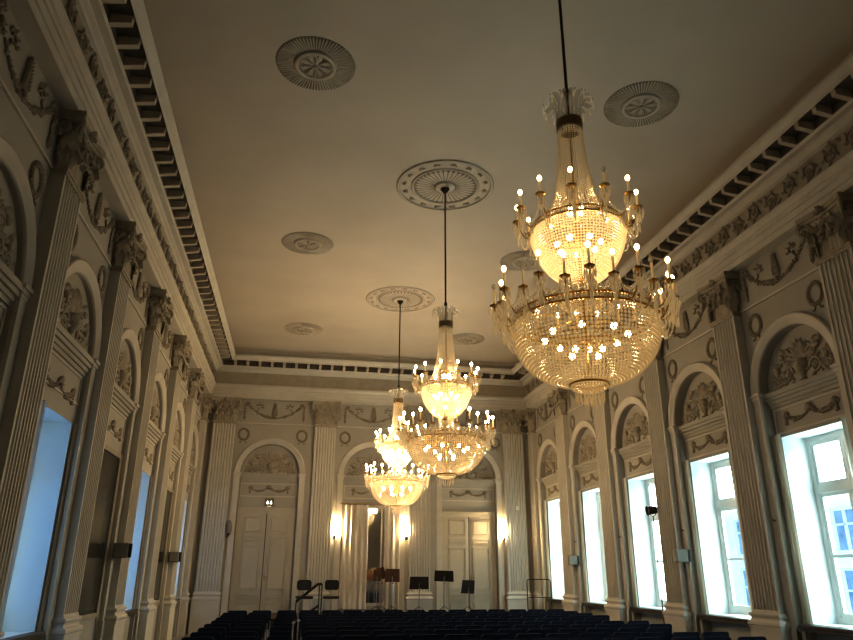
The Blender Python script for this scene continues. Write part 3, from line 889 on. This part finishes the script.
# ------------------------------------------------------------------ chandeliers
def bead_surface(mb, prof, strands, pitch, bw, bh=None, phase=0.0, fill=.78):
    "strands of cut beads following a profile of (r, z) points"
    seg = []; tot = 0
    for (r0, z0), (r1, z1) in zip(prof[:-1], prof[1:]):
        l = math.hypot(r1-r0, z1-z0); seg.append((tot, l, r0, z0, r1, z1)); tot += l
    n = max(2, int(tot/pitch))
    for j in range(n):
        s = (j+.5)/n*tot
        for (t0, l, r0, z0, r1, z1) in seg:
            if t0 <= s <= t0+l:
                u = (s-t0)/l; r, z = r0+(r1-r0)*u, z0+(z1-z0)*u
                break
        w = min(bw, 2*pi*r/strands*.5*fill)
        h = (bh or pitch*.48)
        tilt = math.atan2(r1-r0, z1-z0)
        for i in range(strands):
            a = 2*pi*(i + phase)/strands
            ca, sa = cos(a), sin(a)
            # octahedron: tangential, radial, along strand
            tx, ty = -sa, ca; dx, dy, dz = ca*sin(tilt), sa*sin(tilt), cos(tilt)
            nx, ny, nz = ca*cos(tilt), sa*cos(tilt), -sin(tilt)
            cx, cy = r*ca, r*sa
            o = len(mb.v)
            for g in (.42, -.42):
                gx, gy, gz = cx+dx*h*g, cy+dy*h*g, z+dz*h*g
                mb.v += [(gx+tx*w, gy+ty*w, gz), (gx+nx*w, gy+ny*w, gz+nz*w), (gx-tx*w, gy-ty*w, gz), (gx-nx*w, gy-ny*w, gz-nz*w)]
            mb.v += [(cx+dx*h, cy+dy*h, z+dz*h), (cx-dx*h, cy-dy*h, z-dz*h)]
            mb.f += [(o,o+1,o+8),(o+1,o+2,o+8),(o+2,o+3,o+8),(o+3,o,o+8),(o+5,o+4,o+9),(o+6,o+5,o+9),(o+7,o+6,o+9),(o+4,o+7,o+9),
                     (o,o+4,o+5,o+1),(o+1,o+5,o+6,o+2),(o+2,o+6,o+7,o+3),(o+3,o+7,o+4,o)]

def smooth_prof(pts, n=24):
    "Catmull-Rom through (r,z) points"
    P = [pts[0]] + list(pts) + [pts[-1]]; out = []
    for i in range(1, len(P)-2):
        for k in range(8):
            t = k/8
            f = lambda a, b, c, d: .5*((2*b)+(-a+c)*t+(2*a-5*b+4*c-d)*t*t+(-a+3*b-3*c+d)*t**3)
            out.append((f(P[i-1][0],P[i][0],P[i+1][0],P[i+2][0]), f(P[i-1][1],P[i][1],P[i+1][1],P[i+2][1])))
    out.append(pts[-1]); return out

def drop(mb, x, y, z, ln, w):
    "a hanging prism whose top is at z"
    o = len(mb.v)
    mb.v += [(x,y,z),(x+w,y,z-ln*.65),(x,y+w,z-ln*.65),(x-w,y,z-ln*.65),(x,y-w,z-ln*.65),(x,y,z-ln)]
    mb.f += [(o,o+1,o+2),(o,o+2,o+3),(o,o+3,o+4),(o,o+4,o+1),(o+5,o+2,o+1),(o+5,o+3,o+2),(o+5,o+4,o+3),(o+5,o+1,o+4)]

def make_arm_meshes(r0, z0, r1, zp, ch, two):
    "meshes of one candle arm lying along +x: bracket, candle, bulb, fringe"
    a = MB()
    n = 10; pts = []
    for i in range(n+1):
        t = i/n; pts.append((r0 + (r1-r0)*t, 0, z0 + (zp-.03-z0)*t - .10*sin(pi*t)*(1-.3*t)))
    a.tube(pts, .007, 6)
    a.tube([(r1,0,zp-.03),(r1,0,zp)], .009, 6)
    a.lathe([(.0,-.012),(.025,-.012),(.045,.004),(.047,.010),(.015,.006),(.012,.03)], (r1,0,zp), 12)
    c = MB(); c.tube([(r1,0,zp+.008),(r1,0,zp+ch)], .0105, 8)
    b = MB(); b.lathe([(0,-.006),(.011,0),(.021,.018),(.022,.03),(.014,.048),(0,.056)], (r1,0,zp+ch+.006), 8)
    f = MB()
    for k in range(10):
        w = 2*pi*k/10; drop(f, r1+.046*cos(w), .046*sin(w), zp, .085 + .02*(k % 2), .0075)
    for k in range(6):
        w = 2*pi*(k+.5)/6; drop(f, r1+.022*cos(w), .022*sin(w), zp-.05, .11, .008)
    if two:
        for k in range(3): drop(f, r1 + .012*(k-1), 0, zp-.14, .14, .010)
    else:
        drop(f, r1, 0, zp-.13, .13, .010)
    P, Q = [], []
    for j in range(21):
        t = j/20; r = r1 + (r0 + .01 - r1)*t
        P.append((r, .012, zp - .10 - (.26*sin(pi*t*.85) if two else .20*sin(pi*t)))); Q.append(.009 if j % 2 else .002)
    f.tube(P, Q, 5)
    # icicle drops under the arm
    for i in (2, 4, 6, 8):
        drop(f, pts[i][0], 0, pts[i][2], .09, .008)
    return a, c, b, f

def make_chandelier():
    root = empty('chandelier', cat='chandelier')
    # rod and canopy
    m = MB(); m.tube([(0,0,6.02),(0,0,8.66)], .016, 8); m.lathe([(0,8.60),(.03,8.60),(.075,8.66),(.09,8.69),(.0,8.70)], (0,0,0), 16)
    m.lathe([(0,6.28),(.028,6.29),(.032,6.33),(.02,6.36),(.0,6.37)], (0,0,0), 12); m.obj('rod', M['rod'], root)
    # central column
    m = MB(); m.lathe([(.012,6.05),(.012,4.9),(.03,4.85),(.03,4.7),(.014,4.6),(.014,4.35),(.03,4.25),(.014,4.2),(.014,3.4),(.0,3.38)], (0,0,0), 10); m.obj('column', M['brass'], root)
    # crown of glass plumes
    m = MB(); m.lathe([(.118,5.86),(.128,5.87),(.128,5.97),(.118,5.98),(.118,5.86)], (0,0,0), 28)
    cr = m.obj('crown_ring', M['darkbrass'], root)
    m = MB()
    for i in range(14):
        a = 2*pi*i/14; P = []
        for j in range(9):
            t = j/8; r = .118 + .02*t + .13*max(0, t-.45)**1.5*2.2; z = 5.96 + .36*t - (.30*max(0, t-.72)*1.6)
            w = .030*(.7+.6*t)*(1 if j % 2 else .85)*(1-.5*max(0,t-.7))
            P += [(r*cos(a)-w*sin(a), r*sin(a)+w*cos(a), z), ((r-.008)*cos(a), (r-.008)*sin(a), z+.003), (r*cos(a)+w*sin(a), r*sin(a)-w*cos(a), z)]
        m.add(P, [(3*j+k, 3*j+k+1, 3*j+k+4, 3*j+k+3) for j in range(8) for k in range(2)])
    m.obj('plume_fringe', M['glassplume'], cr)
    m = MB()
    for i in range(14):
        a = 2*pi*i/14
        drop(m, .245*cos(a), .245*sin(a), 6.17, .10, .012)
        for k in range(5): m.octa((.245*cos(a), .245*sin(a), 6.17 + .02*k*.5), .006, .006, .008)
    for i in range(24):
        a = 2*pi*i/24; drop(m, .10*cos(a), .10*sin(a), 5.87, .09, .010)
    tag(m.obj('crown_fringe', M['crystal2'], cr), kind='stuff')
    # bead tent between the crown and the upper ring
    m = MB(); tent = smooth_prof([(.115,5.86),(.128,5.6),(.158,5.3),(.205,5.08),(.27,4.93),(.37,4.83),(.40,4.815)])
    bead_surface(m, tent, 44, .024, .0085, None, 0, .62)
    o = m.obj('bead_tent', M['crystal'], root); tag(o, kind='stuff')
    # upper ring
    m = MB()
    for z in (4.765, 4.815): m.lathe([(.405,z-.008),(.418,z-.008),(.420,z),(.418,z+.008),(.405,z+.008),(.405,z-.008)], (0,0,0), 48)
    for i in range(48):
        a = 2*pi*i/48; m.tube([(.412*cos(a), .412*sin(a), 4.765), (.412*cos(a), .412*sin(a), 4.815)], .003, 4, False)
    for i in range(4):
        a = 2*pi*i/4; m.tube([(.41*cos(a), .41*sin(a), 4.79), (.02*cos(a), .02*sin(a), 4.80)], .005, 5)
    ur = m.obj('upper_ring', M['brass'], root)
    m = MB(); bead_surface(m, [(.414,4.775),(.414,4.806)], 110, .03, .011); m.obj('ring_bead_fringe', M['crystal'], ur)
    # upper basket
    m = MB(); ub = smooth_prof([(.41,4.76),(.425,4.70),(.405,4.60),(.36,4.48),(.28,4.36),(.19,4.275),(.13,4.25)])
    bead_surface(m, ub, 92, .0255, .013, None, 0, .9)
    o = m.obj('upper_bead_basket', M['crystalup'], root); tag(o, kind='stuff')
    # neck of beads between the basket and the lower bowl
    m = MB(); bead_surface(m, [(.13,4.25),(.125,4.05),(.20,4.02)], 40, .024, .0105); o = m.obj('bead_neck', M['crystallow'], root); tag(o, kind='stuff')
    # lower ring with glass crest
    m = MB()
    for z in (3.855, 3.915): m.lathe([(.606,z-.009),(.622,z-.009),(.625,z),(.622,z+.009),(.606,z+.009),(.606,z-.009)], (0,0,0), 64)
    for i in range(36):
        a = 2*pi*i/36; m.tube([(.614*cos(a), .614*sin(a), 3.855), (.614*cos(a), .614*sin(a), 3.915)], .0035, 4, False)
    for i in range(6):
        a = 2*pi*i/6; m.tube([(.614*cos(a), .614*sin(a), 3.885), (.02*cos(a), .02*sin(a), 3.91)], .006, 5)
    lr = m.obj('lower_ring', M['brass'], root)
    m = MB(); bead_surface(m, [(.616,3.867),(.616,3.903)], 130, .035, .014); m.obj('ring_bead_fringe', M['crystal'], lr)
    m = MB()
    for i in range(54):
        a = 2*pi*(i+.5)/54; c = Vector((.616*cos(a), .616*sin(a), 3.952)); tx = Vector((-sin(a), cos(a), 0)); up = Vector((0,0,1)); nr = Vector((cos(a), sin(a), 0))
        vs = [c + nr*.006] + [c + tx*.034*cos(2*pi*k/8) + up*.034*sin(2*pi*k/8) for k in range(8)] + [c - nr*.006]
        m.add(vs, [(0, 1+k, 1+(k+1) % 8) for k in range(8)] + [(9, 1+(k+1) % 8, 1+k) for k in range(8)])
    m.obj('crest_fringe', M['glassplume'], lr)
    # lower bowl
    m = MB(); lb = smooth_prof([(.612,3.85),(.630,3.79),(.632,3.73),(.610,3.62),(.545,3.50),(.435,3.395),(.30,3.325),(.17,3.30)])
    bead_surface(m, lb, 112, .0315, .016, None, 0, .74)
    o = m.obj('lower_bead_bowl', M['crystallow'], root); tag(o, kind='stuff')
    m = MB(); m.lathe([(.158,3.285),(.172,3.285),(.174,3.297),(.172,3.31),(.158,3.31),(.158,3.285)], (0,0,0), 36); br = m.obj('bottom_ring', M['brass'], root)
    m = MB(); bead_surface(m, smooth_prof([(.16,3.285),(.13,3.25),(.07,3.225),(.01,3.22)]), 36, .022, .011); m.obj('bottom_bead_fringe', M['crystallow'], br)
    m = MB()
    for i in range(18):
        a = 2*pi*i/18; drop(m, .12*cos(a), .12*sin(a), 3.245, .125, .009)
    for i in range(8):
        a = 2*pi*i/8; drop(m, .05*cos(a), .05*sin(a), 3.225, .14, .009)
    m.obj('tassel_fringe', M['crystallow'], br)
    # inner lamps
    for (nn, rr, zz) in ((7, .20, 4.62), (8, .36, 3.72), (4, .16, 3.58), (4, .07, 4.98)):
        for i in range(nn):
            a = 2*pi*(i+.3)/nn
            m = MB(); m.lathe([(0,-.03),(.022,-.018),(.028,0),(.020,.02),(0,.032)], (rr*cos(a), rr*sin(a), zz), 8)
            b = m.obj('inner_bulb', M['bulbtop'] if zz > 4 else M['bulbin'], root, True)
            m = MB(); m.tube([(rr*cos(a), rr*sin(a), zz+.03), (rr*cos(a)*.5, rr*sin(a)*.5, zz+.10), (.012*cos(a), .012*sin(a), zz+.12)], .006, 5); m.obj('bulb_stem', M['brass'], b)
    # candle arms
    out = []
    for (cnt, r0, z0, r1, zp, ch, ph, two) in ((12, .415, 4.79, .555, 4.925, .135, 0.0, False), (24, .618, 3.885, .79, 4.05, .165, .5, True)):
        A, Cc, B, F = make_arm_meshes(r0, z0, r1, zp, ch, two)
        first = None
        for i in range(cnt):
            an = 2*pi*(i+ph)/cnt
            if first is None:
                arm = A.obj('candle_arm', M['brass'], root, True)
                Cc.obj('candle', M['candle'], arm, True); B.obj('bulb', M['bulb'], arm, True); F.obj('crystal_fringe', M['crystal2'], arm)
                first = arm
            else:
                arm = copy_tree(first, root)
            arm.rotation_euler = (0, 0, an); out.append(arm)
            if two and i % 2: arm.location.z = -.045; arm.scale = (.94, 1, 1)
        # bead chains looping from arm to arm: one threaded string each
        for i in range(cnt):
            a0, a1 = 2*pi*(i+ph)/cnt, 2*pi*(i+1+ph)/cnt
            P, Q = [], []; q = 26
            for j in range(q+1):
                t = j/q; a = a0 + (a1-a0)*t; z = zp - .05 - (.16 if not two else .13)*(1-(2*t-1)**2); r = r1 - .01
                P.append((r*cos(a), r*sin(a), z)); Q.append(.010 if j % 2 else .002)
            m = MB(); m.tube(P, Q, 5); m.obj('bead_chain', M['crystal2'], root)
    return root, out

ch0, arms0 = make_chandelier()
CH = Proto(ch0)
labs = ['large lit crystal chandelier on long rod above the front rows, biggest of three', 'lit crystal chandelier hung beneath the rayed medallion, middle of the row of three', 'lit crystal chandelier beside the stage, smallest-looking of the three']
chs = []
for i in range(3):
    chs.append(CH.get((0, CHY[i], 0), R([4, 9, 0][i]), labs[i], 'crystal chandeliers'))
def relamp(o, m, top, low):
    for c in o.children:
        if c.name.startswith('bulb') and not c.name.startswith('bulb_'):
            c.material_slots[0].link = 'OBJECT'; c.material_slots[0].material = m
        if c.name.startswith('inner_bulb'):
            was = c.data.materials[0]
            c.material_slots[0].link = 'OBJECT'; c.material_slots[0].material = top if was == M['bulbtop'] else low
        relamp(c, m, top, low)
relamp(chs[1], M['bulb1'], emis('upper_inner_middle', WARM, 280.0), emis('lower_inner_middle', WARM, 130.0))
relamp(chs[2], M['bulb2'], emis('upper_inner_stage', WARM, 520.0), emis('lower_inner_stage', WARM, 230.0))
# dead bulbs on a few arms
def kill(root, picks):
    arms = [c for c in root.children if c.name.startswith('candle_arm')]
    for k in picks:
        for c in arms[k].children:
            if c.name.startswith('bulb'):
                c.material_slots[0].link = 'OBJECT'; c.material_slots[0].material = M['unlit']; c['label'] = 'unlit clear bulb'
kill(chs[0], (9, 12+13, 12+19, 12+10)); kill(chs[1], (12+5,))

# ------------------------------------------------------------------ stage
t = empty('stage_platform', (0, 0, 0), 0, 'low dark stage platform across the end of the hall behind the chairs', 'stage')
m = MB(); m.box(-2.95, 5.2, 20.55, 23.42, .56, .60); m.obj('deck', M['stage'], t)
m = MB(); m.box(-2.93, 5.18, 20.58, 23.40, 0, .56); m.obj('skirt_board', M['stage'], t)

# ------------------------------------------------------------------ audience chairs
def make_chair():
    root = empty('audience_chair', cat='chair')
    m = MB()
    # rounded back panel, slightly reclined, seen from behind
    n = 6; out = []
    w, h, r = .235, .40, .05
    for (cx, cz, a0) in ((w-r, h-r, 0), (-w+r, h-r, pi/2), (-w+r, r, pi), (w-r, r, 1.5*pi)):
        for i in range(5): a = a0 + pi/2*i/4; out.append((cx + r*cos(a), cz + r*sin(a)))
    q = len(out); vs = []
    for y, ins in ((-.020, .02), (-.026, 0), (.018, 0), (.026, .02)):
        for x, z in out:
            xx = x*(1-ins/w); zz = .2 + (z-.2)*(1-ins/.2)
            vs.append((xx, -.20 - .10*(zz/.4) + y + .12*xx*xx, .46 + zz))
    fs = [tuple(range(q)), tuple(range(4*q-1, 3*q-1, -1))] + [(j*q+i, (j+1)*q+i, (j+1)*q+(i+1) % q, j*q+(i+1) % q) for j in range(3) for i in range(q)]
    m.add(vs, fs); m.obj('backrest', M['navy'], root)
    m = MB(); m.bbox(-.235, .235, -.20, .23, .415, .475, .022); m.obj('seat', M['navy'], root)
    for sx in (-1, 1):
        m = MB(); m.tube([(sx*.222, -.25, .62), (sx*.222, -.21, .42), (sx*.225, -.25, .0)], .011, 6); m.obj('leg', M['chrome'], root)
        m = MB(); m.tube([(sx*.222, .18, .414), (sx*.225, .21, .0)], .011, 6); m.obj('leg', M['chrome'], root)
    return Proto(root)
CHA = make_chair()
rnd = random.Random(5)
xs = [-3.70, -3.13] + [-2.47 + .545*i for i in range(14)]
for r_ in range(11):
    y = 19.55 - .95*r_
    for c_, x in enumerate(xs):
        if r_ in (4, 7) and c_ == 15: continue
        CHA.get((x + rnd.uniform(-.025, .025), y + rnd.uniform(-.04, .04), 0), rnd.uniform(-.04, .04),
                f'navy audience chair, {ORD[r_+1]} row from stage, {ORD[c_+1]} seat from the dim blue-windowed wall', 'navy audience chairs')

# two polished posts standing in the aisle of the front rows
PO = None
def make_post():
    root = empty('barrier_post', cat='post')
    m = MB(); m.lathe([(0,0),(.035,0),(.035,.012),(.02,.02),(.012,.03)], (0,0,0), 16); m.obj('foot', M['chrome'], root)
    m = MB(); m.tube([(0,0,.03),(0,0,1.02)], .011, 8); m.lathe([(.011,1.02),(.018,1.03),(.018,1.05),(0,1.06)], (0,0,0), 10); m.obj('pole', M['chrome'], root)
    return Proto(root)
PO = make_post()
PO.get((-2.355, 9.52, 0), 0, 'thin chrome barrier post among chairs, the one nearer the blue-windowed wall', 'barrier posts', (1,1,1.13))
PO.get((-2.295, 9.62, 0), 0, 'thin chrome barrier post among chairs, the slightly taller of the pair', 'barrier posts', (1,1,1.15))

# ------------------------------------------------------------------ stage furniture
def make_stage_chair():
    root = empty('orchestra_chair', cat='chair')
    m = MB(); m.bbox(-.21, .21, .20, .235, .66, .94, .05); m.obj('backrest', M['black'], root)
    m = MB(); m.bbox(-.24, .24, -.22, .20, .43, .51, .025); m.obj('seat', M['black'], root)
    for sx in (-1, 1):
        m = MB(); m.tube([(sx*.20, -.19, .45), (sx*.22, -.20, 0)], .011, 6); m.obj('leg', M['chrome'], root)
        m = MB(); m.tube([(sx*.20, .20, .47), (sx*.22, .24, 0)], .011, 6); m.obj('leg', M['chrome'], root)
    m = MB(); m.tube([(0, .20, .48), (0, .225, .70)], .014, 6); m.obj('back_strut', M['chrome'], root)
    return Proto(root)
SCH = make_stage_chair()
SCH.get((-2.02, 22.2, .601), R(6), 'black orchestra chair on stage below the dim door, behind the sloping handrail', 'orchestra chairs')
SCH.get((-1.24, 22.25, .601), R(-5), 'black orchestra chair on stage beside the wide cream curtain', 'orchestra chairs')

t = empty('stair_handrail', (-1.64, 20.48, .6), 0, 'black sloping stair handrail at stage edge between two black chairs', 'handrail')
for dx in (-.02, .05):
    m = MB(); m.tube([(dx,0,-.6),(dx,0,.86)], .017, 8); m.obj('post', M['black'], t)
m = MB(); m.tube([(.05,0,.86),(-.06,0,.86),(-.62,0,.42)], .038, 8); m.obj('top_rail', M['black'], t)
m = MB(); m.tube([(-.02,0,.32),(-.62,0,-.12)], .034, 8); m.obj('lower_rail', M['black'], t)
m = MB(); m.tube([(-.62,0,.43),(-.62,0,-.6)], .017, 8); m.obj('newel', M['black'], t)

t = empty('guard_rail', (5.0, 21.5, .6), 0, 'black tubular guard rail at stage side beside the bright corner window', 'railing')
m = MB(); w = .74; m.tube([(0,0,0),(0,0,.92),(.02,0,.97),(.06,0,.985),(w-.06,0,.985),(w-.02,0,.97),(w,0,.92),(w,0,0)], .015, 8); m.obj('hoop', M['black'], t)
m = MB(); m.tube([(0,0,.48),(w,0,.48)], .013, 8); m.obj('mid_rail', M['black'], t)
t.location.x = 4.55

def make_stand(desk, pole):
    root = empty('music_stand', cat='music stand')
    m = MB()
    w, h = .30, .215
    vs = [(-w,-.012,-h),(w,-.012,-h),(w*.94,-.012,h),(-w*.94,-.012,h),(-w,.006,-h),(w,.006,-h),(w*.94,.006,h),(-w*.94,.006,h)]
    m.add(vs, [(0,1,2,3),(7,6,5,4),(0,4,5,1),(1,5,6,2),(2,6,7,3),(3,7,4,0)])
    d = m.obj('desk', desk, root); d.location = (0, 0, .87); d.rotation_euler = (R(14), 0, 0); d.scale = (1, 1, .86)
    m = MB(); m.box(-w, w, .006, .06, -h, -h+.012); m.obj('ledge', desk, d)
    m = MB(); m.lathe([(0,-.015),(.04,-.012),(.045,.0),(.02,.012)], (0,0,0), 12); kk = m.obj('knob', M['black'], d); kk.rotation_euler = (R(90), 0, 0); kk.location = (0, -.02, 0)
    m = MB(); m.tube([(0,-.02,.30),(0,-.02,.86)], .009, 8); m.tube([(0,-.02,.12),(0,-.02,.70)], .014, 8); m.blob((.02,-.02,.70), .03, .02, .02); m.obj('pole', pole, root)
    for i in range(3):
        a = 2*pi*i/3 + .4; m = MB(); m.tube([(0,-.02,.22),(.30*cos(a),-.02+.30*sin(a),0.01)], .009, 6); m.obj('leg', M['black'], root)
    return Proto(root)
ST, ST2 = make_stand(M['brownblack'], M['grey']), make_stand(M['wooddesk'], M['chrome'])
def tilt(o, ry, rx, z=None, sc=None):
    for c in o.children:
        if c.name.startswith('desk'):
            c.rotation_euler = (R(rx), R(ry), 0)
            if z: c.location.z = z
            if sc: c.scale = sc
ST.get((1.40, 22.3, .6), R(0), 'dark music stand directly before the brightly lit pilaster', 'dark music stands')
o = ST.get((2.17, 22.3, .6), R(-12), 'tallest dark music stand, slanting desk, beside the lit door', 'dark music stands'); tilt(o, 1.5, 22, 1.07, (1.0,1,.78))
for c in o.children:
    if c.name.startswith('pole'): c.scale = (1,1,1.24)
o = ST.get((2.92, 22.3, .6), R(10), 'lowest dark music stand in front of the well-lit double door', 'dark music stands'); tilt(o, 2, 10, .76, (.72,1,.9))
for c in o.children:
    if c.name.startswith('pole'): c.scale = (1,1,.88)
o = ST2.get((.14, 22.6, .6), R(8), 'brown music stand before the mirror, first of three overlapping stands', 'brown music stands'); tilt(o, 0, 12, 1.08, (.42,1,.78))
o = ST2.get((.32, 22.9, .6), R(-35), 'brown music stand turned edgewise between two others before the mirror', 'brown music stands'); tilt(o, -10, 20, 1.14, (.45,1,.82))
o = ST2.get((.60, 22.5, .6), R(-4), 'brown music stand in front of the narrower cream curtain', 'brown music stands'); tilt(o, 0, 12, 1.08, (.76,1,.9))
for o in list(COL.objects):
    if o.name.startswith('music_stand') and 'brown' in o['label'].split()[0]:
        for c in o.children:
            if c.name.startswith('pole'): c.scale = (1,1,1.22)

# ------------------------------------------------------------------ small wall fittings
def make_speaker():
    root = empty('wall_loudspeaker', cat='speaker')
    m = MB(); m.bbox(-.13, .11, -.02, .16, -.13, .13, .012); m.obj('cabinet', M['grey'], root)
    m = MB(); m.bbox(-.118, .098, -.032, -.018, -.115, .115, .005); m.obj('grille', M['grey'], root)
    m = MB(); m.bbox(.108, .17, .0, .15, -.12, .12, .01); m.obj('side_housing', M['black'], root)
    m = MB(); m.tube([(0,.16,0),(0,.215,0)], .018, 8); m.obj('bracket', M['black'], root)
    return Proto(root)
SPK = make_speaker()
for s in (1, -1):
    for i in (2, 4):
        y = Y0 + BAY*i - PW/2 - .21
        SPK.get((s*(XW - .20), y, 2.12), R(-12)*s, f'small box loudspeaker on {nth(5-i)} pilaster out from stage, {SIDE[s]}', 'box loudspeakers')
# small black hooks on the piers
def make_hook():
    m = MB(); m.tube([(0,0,0),(0,-.05,0),(.02,-.06,.02)], .010, 6); m.lathe([(0,0),(.022,0),(.018,-.012),(0,-.014)], (0,-.004,0), 8)
    o = m.obj('tieback_hook', M['black']); tag(o, cat='hook'); return Proto(o)
HK = make_hook()
for n in (1, 2, 3, 4):
    loc, rz = on_right(Y0 + BAY*(n-.5) + 1.04)
    HK.get((XW-.05, loc[1], 2.62), rz, f'tiny black curtain hook on the pier beside {nth(6-n)} window from stage, bright wall', 'curtain hooks')
# black spotlight on a tall pole
t = empty('stage_spotlight', (5.45, 14.99, 0), 0, 'black spotlight on tall thin pole before the third bright window from stage', 'spotlight')
m = MB(); m.tube([(0,0,.03),(0,0,2.98)], .012, 8); m.obj('pole', M['black'], t)
m = MB(); m.lathe([(0,0),(.085,0),(.085,.015),(.03,.03),(.014,.05)], (0,0,0), 20); m.obj('foot', M['black'], t)
m = MB(); tmp = MB(); tmp.lathe([(0,-.12),(.06,-.12),(.09,-.08),(.095,.08),(.11,.105),(.10,.105),(.08,.07),(0,.06)], (0,0,0), 18)
mx = Matrix.Rotation(R(40), 4, 'X') @ Matrix.Rotation(R(-100), 4, 'Y')
m.add([tuple(mx @ Vector(v) + Vector((-.02,0,3.10))) for v in tmp.v], tmp.f); m.obj('lamp_head', M['black'], t, False)
m = MB(); m.tube([(0,-.11,3.10),(0,-.12,3.0),(0,0,2.96),(0,.12,3.0),(0,.11,3.10)], .009, 6); m.obj('yoke', M['black'], t)

# ------------------------------------------------------------------ house across the street, seen through the bright windows
t = empty('street_house', (17.5, 10.0, -5.0), 0, 'pale plastered house across the street seen through the bright windows', 'house')
m = MB(); m.box(0, 6, -16, 22, 0, 9.6); m.obj('facade_wall', M['facade'], t)
m = MB(); m.box(-.4, 6.4, -16.3, 22.3, 9.6, 10.0); m.obj('eaves_band', M['facade'], t)
m = MB(); m.add([(-.4,-16.3,10),(6.4,-16.3,10),(6.4,22.3,10),(-.4,22.3,10),(3,-14,10.45),(3,20,10.45)], [(0,1,4),(1,2,5,4),(2,3,5),(3,0,4,5)]); m.obj('roof', M['roof'], t)
for k_ in range(12):
    for zz in (1.6, 5.0, 7.6):
        y = -14.5 + 3.1*k_
        h = 1.9 if zz < 7 else 1.4
        m = MB()
        for (ya, yb, za, zb) in ((y-.65,y-.55,zz-.1,zz+h+.1),(y+.55,y+.65,zz-.1,zz+h+.1),(y-.55,y+.55,zz-.1,zz),(y-.55,y+.55,zz+h,zz+h+.1),(y-.04,y+.04,zz,zz+h),(y-.55,y+.55,zz+h*.62,zz+h*.62+.07)): m.box(-.12, .02, ya, yb, za, zb)
        f_ = m.obj('window_frame', M['winwhite'], t)
        m = MB(); m.box(-.03, .02, y-.55, y+.55, zz, zz+h); m.obj('pane', M['bluepane'], f_)

# ------------------------------------------------------------------ sky
w = bpy.data.worlds.new('sky'); S.world = w; w.use_nodes = True
nt = w.node_tree; nt.nodes.clear()
out = nt.nodes.new('ShaderNodeOutputWorld'); bg = nt.nodes.new('ShaderNodeBackground')
tc = nt.nodes.new('ShaderNodeTexCoord'); sp = nt.nodes.new('ShaderNodeSeparateXYZ'); rp = nt.nodes.new('ShaderNodeValToRGB')
mr = nt.nodes.new('ShaderNodeMapRange'); mr.inputs[1].default_value = -1; mr.inputs[2].default_value = 1
nt.links.new(tc.outputs['Generated'], sp.inputs[0]); nt.links.new(sp.outputs['X'], mr.inputs[0]); nt.links.new(mr.outputs[0], rp.inputs[0])
rp.color_ramp.elements[0].position = .25; rp.color_ramp.elements[0].color = (.021, .062, .138, 1)
rp.color_ramp.elements[1].position = .75; rp.color_ramp.elements[1].color = (.74, .93, .94, 1)
nt.links.new(rp.outputs[0], bg.inputs[0]); bg.inputs[1].default_value = 18.0
nt.links.new(bg.outputs[0], out.inputs[0])

# ------------------------------------------------------------------ camera
yaw, pitch, roll, F = .1773, .3475, .0045, 696.97
f = Vector((sin(yaw)*cos(pitch), cos(yaw)*cos(pitch), sin(pitch))); rt = Vector((cos(yaw), -sin(yaw), 0)); up = rt.cross(f)
r2 = rt*cos(roll) + up*sin(roll); u2 = -rt*sin(roll) + up*cos(roll)
cam = bpy.data.cameras.new('camera'); co = bpy.data.objects.new('camera', cam); COL.objects.link(co)
mx = Matrix(((r2.x, u2.x, -f.x, -2.4066), (r2.y, u2.y, -f.y, 0), (r2.z, u2.z, -f.z, 1.7695), (0,0,0,1)))
co.matrix_world = mx
cam.sensor_fit = 'HORIZONTAL'; cam.sensor_width = 36.0; cam.lens = F*36/853; cam.clip_start = .05; cam.clip_end = 200
S.camera = co
S.view_settings.view_transform = 'Standard'
S.view_settings.look = 'None'
S.view_settings.exposure = -0.22
S.view_settings.gamma = 0.77
S.cycles.sample_clamp_indirect = 6.0
S.cycles.caustics_reflective = False; S.cycles.caustics_refractive = False
